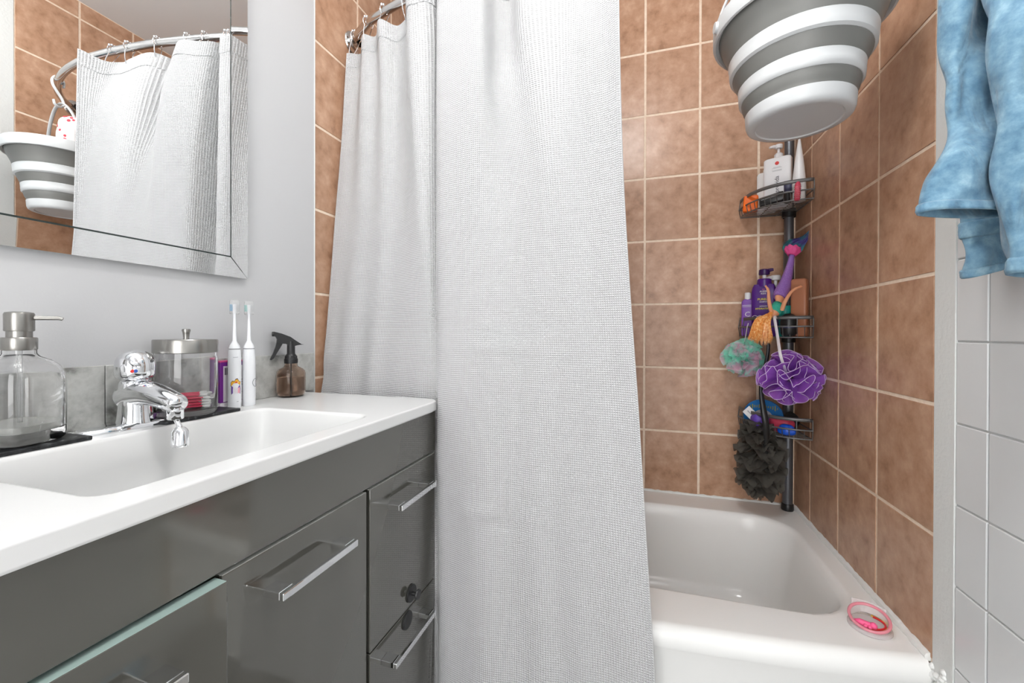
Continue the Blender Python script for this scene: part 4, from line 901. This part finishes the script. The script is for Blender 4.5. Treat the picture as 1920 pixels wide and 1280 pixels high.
def canister():
    c = (.072, .607, 0); z = ZS; t = thing('glass_canister', (c[0], c[1], z), 'glass canister with a metal lid full of cotton swabs behind the tap', 'canister')
    out = [(0,z),(.046,z),(.0505,z+.003),(.0520,z+.010),(.0520,z+.112),(.0500,z+.116),(.0500,z+.130)]; inn = [(.0472,z+.130),(.0472,z+.116),(.0490,z+.111),(.0490,z+.015),(.047,z+.0115),(0,z+.0105)]
    MB().lathe(out+inn, c, 64).build('jar', 'glass', t, smooth=50)
    ld = MB().lathe([(0,z+.1305),(.0510,z+.1305),(.0510,z+.124),(.0518,z+.1225),(.0528,z+.1235),(.0528,z+.1470),(.0515,z+.1490),(0,z+.1500)], c, 64).build('lid', 'lid_steel', t, smooth=40)
    MB().lathe([(.0055,z+.149),(.0048,z+.152),(.0060,z+.162),(.0074,z+.167),(.0066,z+.1695),(0,z+.1702)], c, 24).build('knob', 'lid_steel', ld)
    rg = random.Random(2); L = .071; zb = z+.0135; n = 0; base = Vector((.55, .83, 0)).normalized(); side = Vector((base.y, -base.x, 0))
    mb = MB(); mb.tube([(0,-.026,0),(0,.026,0)], .0013, 8); mb.m = 1
    for s in (-1, 1): mb.lathe([(.0013,.024),(.0024,.0265),(.0029,.030),(.0026,.034),(.0015,.0360),(0,.0365)], (0,0,0), 10, (0,s,0))
    sw = mb.build('cotton_swab', ['swab_pink', 'cotton'], None, smooth=60); me = sw.data; first = True
    for lay in range(5):
        m = 11 - lay
        for k in range(m):
            off = (k-(m-1)/2)*.0054+rg.uniform(-.0008,.0008)
            if abs(off) > .030: continue
            o = sw if first else bpy.data.objects.new('cotton_swab', me)
            if not first: COL.objects.link(o)
            first = False
            lim = max(0, math.sqrt(.0452**2-off**2)-.0372)
            o.location = Vector((c[0], c[1], zb+.0019+lay*.0052+rg.uniform(-.0003,.0003)))+side*off+base*rg.uniform(-lim, lim)
            o.rotation_euler = (rg.uniform(-.02,.02), 0, math.atan2(-base.x, base.y)+rg.uniform(-.05,.05))
            tag(o, 'pink-stemmed cotton swab lying inside the glass canister', 'cotton swab', 'cotton swabs in the glass canister')
canister()
def faucet():
    x, y = .064, .524; t = thing('faucet', (x, y, ZT), 'chrome single-lever basin faucet with a swivel aerator', 'faucet')
    MB().lathe([(0,ZT),(.1,ZT),(.1,ZT+.003),(.096,ZT+.007),(.085,ZT+.0095),(0,ZT+.0098)], (x, y, 0), 56, ex=2.6, sx=.29, sy=.90).build('base_plate', 'chrome', t, smooth=60)
    # body and spout as one swept form
    S = [(x-.002,ZT+.009,.0255,.0255),(x-.001,ZT+.030,.0240,.0245),(x,ZT+.052,.0245,.0235),(x+.002,ZT+.066,.0225,.0225)]
    mb = MB(); mb.lathe([(0,ZT+.008),(.0275,ZT+.008),(.0258,ZT+.016),(.0243,ZT+.035),(.0240,ZT+.066),(.0230,ZT+.080),(.019,ZT+.087),(0,ZT+.088)], (x, y, 0), 40)
    P = catmull([(x-.012,y,ZT+.052),(x+.010,y,ZT+.060),(x+.040,y,ZT+.061),(x+.070,y,ZT+.055),(x+.098,y,ZT+.048),(x+.113,y,ZT+.045)], 28); rr = np.interp(np.linspace(0,1,28), [0,.25,.6,.88,.97,1], [.0245,.0225,.0185,.0155,.0125,.006])
    mb.tube([tuple(p) for p in P], list(rr), 24, flat=1.12, up=(0,0,1)); mb.build('body', 'chrome', t, smooth=70)
    hd = MB().lathe([(0,ZT+0.0865),(.0235,ZT+0.0865),(.0270,ZT+0.0890),(.0286,ZT+0.0935),(.0290,ZT+0.1085),(.0276,ZT+0.1195),(.0230,ZT+0.1290),(.0150,ZT+0.1350),(.0065,ZT+0.1373),(0,ZT+0.1377)], (x, y, 0), 48).build('lever_cap', 'chrome', t, smooth=60)
    M = Matrix.Translation((x+.0195,y-.008,ZT+.1185))@Matrix.Rotation(.95,4,'Y'); mb = MB(); mb.lathe([(0,-.003),(.0125,-.003),(.0135,0),(.012,.0035),(.0065,.005),(0,.0054)], (0,0,0), 32, sy=1.05); mb.v = [tuple(M@Vector(v)) for v in mb.v]; mb.build('lever_dome', 'chrome', hd, smooth=60)
    fr = Vector((.82,-.57,0)); rt = Vector((.57,.82,0)); o = Vector((x, y, ZT+.1015))+fr*.0288
    for s, m in ((-1,'red_mark'),(1,'blue_mark')):
        mb = MB(); mb.lathe([(.0030,-.001),(.0030,.0006),(0,.0008)], o+rt*(s*.0022)-fr*.0002, 16, fr); mb.build('temperature_mark', m, hd)
    # aerator: collar, elbow and swivel head
    tip = Vector((x+.100, y, ZT+.032)); MB().lathe([(0,-.013),(.0110,-.013),(.0122,-.0115),(.0122,.008),(.0110,.012)], tip, 32).build('aerator_collar', 'chrome', t, smooth=40)
    e = Vector((x+.113, y-.001, ZT+.004)); ar = MB().tube([tip+Vector((.002,0,-.012)), tip+Vector((.005,0,-.018)), e], [.0045,.0042,.0042], 12).build('swivel_arm', 'chrome', t)
    ax = Vector((.22,-.16,-.96)).normalized(); h0 = e-ax*.003
    MB().lathe([(0,0),(.006,.0005),(.0105,.005),(.0125,.010),(.0136,.030),(.0130,.034),(.0108,.0345),(.0106,.032),(0,.0318)], h0, 32, ax).build('swivel_head', 'chrome', ar, smooth=40)
    mb = MB()
    for r in (.0085,.0058,.0030): mb.tube(arc(h0+ax*.0325, r, 0, 2*PI, 24, ax.orthogonal().normalized(), ax.cross(ax.orthogonal().normalized()))[:-1], .0009, 6, closed=True)
    mb.lathe([(.0105,.0319),(.0105,.0322),(0,.0323)], h0, 28, ax); mb.build('nozzle', 'black_plastic', ar)
faucet()
def brushes():
    for c, lab, bm, stick in (((.0560,.7240), 'white electric toothbrush with a crown sticker, nearer the canister', 'blue_bristle', True), ((.0655,.7525), 'plain white electric toothbrush with a round button, nearer the spray bottle', 'green_bristle', False)):
        z = ZT; t = thing('electric_toothbrush', (*c, z), lab, 'toothbrush', 'electric toothbrushes on the counter')
        MB().lathe([(0,z),(.0122,z),(.0131,z+.002),(.0134,z+.02),(.0131,z+.10),(.0120,z+.126),(.0112,z+.131)], (*c,0), 36).build('handle', 'white_plastic', t, smooth=50)
        MB().lathe([(.0108,z+.1312),(.0112,z+.1322),(.0108,z+.134)], (*c,0), 30).build('seam', 'ink_grey', t)
        MB().lathe([(.0112,z+.1335),(.0098,z+.140),(.0055,z+.1475),(.0040,z+.152),(.0034,z+.17),(.0026,z+.205),(.0028,z+.225),(.0034,z+.233),(0,z+.234)], (*c,0), 24).build('brush_neck', 'white_plastic', t, smooth=50)
        d = Vector((.83,-.56,0)); rt = Vector((.56,.83,0)); p = Vector((*c, z+.225)); mb = MB()
        mb.box(-.0045,.0045,.0005,.0085,-.007,.008,.002,2,Matrix.Translation(p)@Matrix.Rotation(math.atan2(rt.y,rt.x)+.6,4,'Z')); mb.build('bristles', bm, t)
        MB().lathe([(.0088,z+.150+.062),(.0096,z+.213),(.0096,z+.239),(.0085,z+.243),(0,z+.2435),(0,z+.2428),(.008,z+.2422),(.0089,z+.2385),(.0089,z+.213)], (*c,0), 28).build('travel_cap', 'clear_plastic', t)
        yw = math.atan2(.935-c[0], c[1]); fr = Vector((math.sin(yw), -math.cos(yw), 0)); rt = Vector((math.cos(yw), math.sin(yw), 0)); up = Vector((0,0,1)); o = Vector((*c,z))+fr*.01365
        def patch(name, m, poly, a0, lay):
            mb = MB(); n = len(poly); vs = []
            for a, b in poly:
                th = (a+a0)/.0137; vs.append(Vector((*c, z+b))+(fr*math.cos(th)+rt*math.sin(th))*(.01362+.0001*lay))
            ctr = sum(vs, Vector())/n; ctr = Vector((*c, ctr.z))+(Vector((ctr.x-c[0], ctr.y-c[1], 0)).normalized())*(.01368+.0001*lay); mb.add(vs+[ctr], [(i,(i+1)%n,n) for i in range(n)]); return mb.build(name, m, t, smooth=0)
        if stick:
            a0 = .003
            crown = [(-.010,.050),(.008,.052),(.0095,.058),(.0055,.0595),(.0025,.0645),(-.001,.0635),(-.003,.0600),(-.0065,.0605),(-.0095,.0575)]
            blot = [(-.0085,.0315),(.0085,.0320),(.0090,.0430),(.0075,.0500),(-.0085,.0490),(-.0088,.040)]
            patch('sticker_border', 'sticker_edge', [(a*1.12, .0405+(b-.0405)*1.09) for a, b in blot], a0, 1); patch('sticker_border', 'sticker_edge', [(a*1.1, .056+(b-.056)*1.25) for a, b in crown], a0, 1)
            patch('sticker_patch', 'sticker_purple', blot, a0, 2); patch('sticker_patch', 'label_white', [(-.004,.033),(.003,.033),(.0035,.045),(-.0045,.046)], a0, 3); patch('sticker_patch', 'sticker_pink', [(.003,.033),(.0082,.033),(.0082,.046),(.0035,.045)], a0, 3)
            patch('sticker_crown', 'crown_yellow', crown, a0, 4); patch('sticker_star', 'red_mark', [(.0028*(1 if k%2==0 else .45)*math.sin(k*PI/5), .0575+.0028*(1 if k%2==0 else .45)*math.cos(k*PI/5)) for k in range(10)], a0, 5)
            patch('print_line', 'ink_grey', [(-.004,.1135),(.006,.1140),(.006,.1148),(-.004,.1143)], .001, 1); patch('print_line', 'ink_grey', [(-.002,.0135),(.002,.0135),(.002,.0145),(-.002,.0145)], .006, 1)
        else:
            mb = MB(); 
            for k in range(28): pass
            ring = [Vector((*c, z+.0535+.0095*math.sin(a)))+(fr*math.cos((.016+.0085*math.cos(a))/.0137)+rt*math.sin((.016+.0085*math.cos(a))/.0137))*.0138 for a in np.linspace(0,2*PI,29)[:-1]]
            mb.tube(ring, .0004, 5, closed=True); mb.build('button_ring', 'ink_dark', t)
brushes()
def box_pack():
    y0, y1 = .7075, .768; t = thing('purple_carton', (.024, .738, ZT), 'purple printed carton standing behind the toothbrushes', 'carton')
    x1 = .034; x0 = .0135; zt = ZT+.105
    MB().box(x0, x1, y0, y1, ZT+.010, zt, .0015, 1).build('box', 'purple_card', t, smooth=0)
    MB().box(x0+.001, x1-.001, y0+.001, y1-.001, ZT, ZT+.0102, .001, 1).build('base_flap', 'label_white', t, smooth=0)
    MB().box(x0, x1+.0004, y0-.0004, y1, zt-.004, zt+.0004, .001, 1).build('top_flap', 'magenta_card', t, smooth=0)
    MB().box(x1, x1+.0005, y0+.007, y1-.006, ZT+.012, zt-.012, 0).build('label', 'label_white', t, smooth=0)
    rg = random.Random(6); mb = MB(); y = y0+.010
    while y < y1-.020:
        w = rg.choice((.0006,.0011,.0017)); mb.box(x1+.0005, x1+.0008, y, y+w, zt-.032, zt-.016); y += w+rg.choice((.0007,.0012))
    for k in range(9): mb.box(x1+.0005, x1+.0008, y0+.017, y0+.017+rg.uniform(.02,.04), ZT+.018+k*.0058, ZT+.0195+k*.0058)
    for k in range(20): mb.box(x1+.0005, x1+.0008, y1-.016, y1-.009, ZT+.016+k*.0042, ZT+.016+k*.0042+rg.choice((.0014,.0026)))
    mb.build('print', 'ink_dark', t, smooth=0)
box_pack()
def spray():
    c = (.048, .893, 0); z = ZT; t = thing('spray_bottle', (c[0], c[1], z), 'small smoky brown spray bottle with a black trigger at the wall end', 'spray bottle')
    out = [(0,z),(.026,z),(.0315,z+.003),(.0345,z+.010),(.0353,z+.018),(.0353,z+.058),(.0338,z+.067),(.028,z+.074),(.019,z+.0785),(.0158,z+.082),(.0148,z+.092)]; inn = [(.013,z+.092),(.0138,z+.082),(.0168,z+.0767),(.026,z+.0722),(.0315,z+.066),(.0333,z+.058),(.0333,z+.018),(.0325,z+.010),(.0295,z+.005),(0,z+.0035)]
    MB().lathe(out+inn, c, 48).build('bottle', 'amber_plastic', t, smooth=50)
    MB().lathe([(0,z+.0037),(.0293,z+.0052),(.0323,z+.0102),(.0331,z+.018),(.0331,z+.052),(0,z+.052)], c, 48).build('liquid', 'amber_liquid', t, smooth=50)
    MB().lathe([(.0018,z+.006),(.0018,z+.09)], c, 10).build('dip_tube', 'black_plastic', t)
    MB().lathe([(0,z+.088),(.0160,z+.088),(.0160,z+.100),(.0150,z+.1015),(.0150,z+.107),(.0135,z+.1085),(.0100,z+.114),(.0092,z+.147),(0,z+.147)], c, 32).build('collar', 'black_plastic', t, smooth=40)
    mb = MB()
    for k in range(28): a = 2*PI*k/28; mb.box(.0155,.0164,-.0007,.0007,z+.0895,z+.0995,0,1,Matrix.Translation((c[0],c[1],0))@Matrix.Rotation(a,4,'Z'))
    mb.build('collar_ribs', 'black_plastic', t, smooth=0)
    ex = Vector((-.62,-.78,0)).normalized(); n = Vector((ex.y,-ex.x,0)); O = Vector((c[0],c[1],z))
    body = [(a, .138+(h-.0985)) for a, h in [(-.030,.0985),(-.024,.0995),(-.012,.108),(.002,.119),(.022,.1275),(.036,.1315),(.040,.1300),(.041,.1225),(.036,.119),(.033,.1125),(.0335,.107),(.026,.100),(.020,.101),(.012,.1005),(.006,.0960),(-.006,.094),(-.014,.0965),(-.020,.0975)]]
    MB().prism(body, O-n*.0085, ex, (0,0,1), n*.017).build('trigger_head', 'black_plastic', t, smooth=30)
    MB().lathe([(0,0),(.0055,0),(.0062,.002),(.0062,.008),(.004,.0085)], O+ex*.036+Vector((0,0,.1657)), 20, ex).build('nozzle', 'black_plastic', t)
    trg = [(a, .098+(h-.0705)*1.27) for a, h in [(.020,.1045),(.033,.110),(.036,.098),(.042,.084),(.049,.0715),(.0465,.0705),(.040,.0745),(.032,.0865),(.025,.0965)]]
    MB().prism(trg, O-n*.006, ex, (0,0,1), n*.012).build('trigger', 'black_plastic', t, smooth=30)
spray()

# ------------------------------------------------------------------ toy pot on the tub corner
def toy():
    c = Vector((1.414, 1.088, .3795)); t = thing('toy_pot', c, 'clear plastic toy pot with a tilted pink rim on the tub corner', 'toy')
    MB().lathe([(0,0),(.036,0),(.0385,.002),(.0385,.006),(.036,.0075),(0,.005)], c, 40).build('base_dish', 'frosted_clear', t)
    ax = Vector((-.10,-.30,.95)).normalized(); q = c+Vector((.001,.004,.020)); e1 = ax.orthogonal().normalized(); e2 = ax.cross(e1)
    MB().tube(arc(q, .0345, 0, 2*PI, 48, e1, e2)[:-1], .0031, 10, closed=True).build('rim', 'pink_clear', t)
    mb = MB(); mb.grid(49, 2, lambda i, j: (c+Vector((0,0,.005)))*(1-j)+(q*j)+(e1*math.cos(2*PI*i/48)+e2*math.sin(2*PI*i/48))*.0335); mb.build('wall', 'frosted_clear', t, smooth=80)
    b = c+Vector((.012,.034,.0)); pl = MB(); ex = Vector((.95,-.32,0)); pl.grid(14, 5, lambda i, j: b+ex*(-.030+.060*i/13)+Vector((.32,.95,0))*(.010*math.sin(PI*i/13)-.006)+Vector((0,0,.012+.028*j/4-.006*(i/13)))); pl.build('back_flap', 'frosted_clear', t, smooth=80, solid=.0012)
    s = MB(); s.tube([c+Vector((.0,.008,.009))+Vector((.030*math.cos(a), .026*math.sin(a), 0)) for a in np.linspace(-1.9, .9, 20)], .0021, 8); s.build('red_band', 'toy_red', t)
    s = MB(); s.tube([c+Vector((.006,.012,.006))+Vector((.034*math.cos(a), .026*math.sin(a), 0)) for a in np.linspace(-1.9, 1.2, 20)], .0034, 8); s.build('yellow_band', 'toy_yellow', t)
    f = thing('pink_figure', c+Vector((-.012,-.012,.006)), 'small pink rubber figure lying inside the toy pot', 'toy'); o = c+Vector((-.012,-.010,.012)); mb = MB()
    mb.tube([o+Vector((-.017,.008,.001)), o+Vector((-.009,.004,.002)), o, o+Vector((.009,-.004,.001)), o+Vector((.016,-.007,0))], [.003,.0065,.0075,.0065,.003], 12); mb.build('body', 'toy_pink', f, smooth=80)
    mb = MB(); mb.ball(o+Vector((.012,-.006,.003)), .0068, 8); mb.ball(o+Vector((.004,-.010,.001)), .0038, 6); mb.ball(o+Vector((-.003,-.007,.001)), .004, 6); mb.build('head', 'toy_pink', f, smooth=80)
toy()
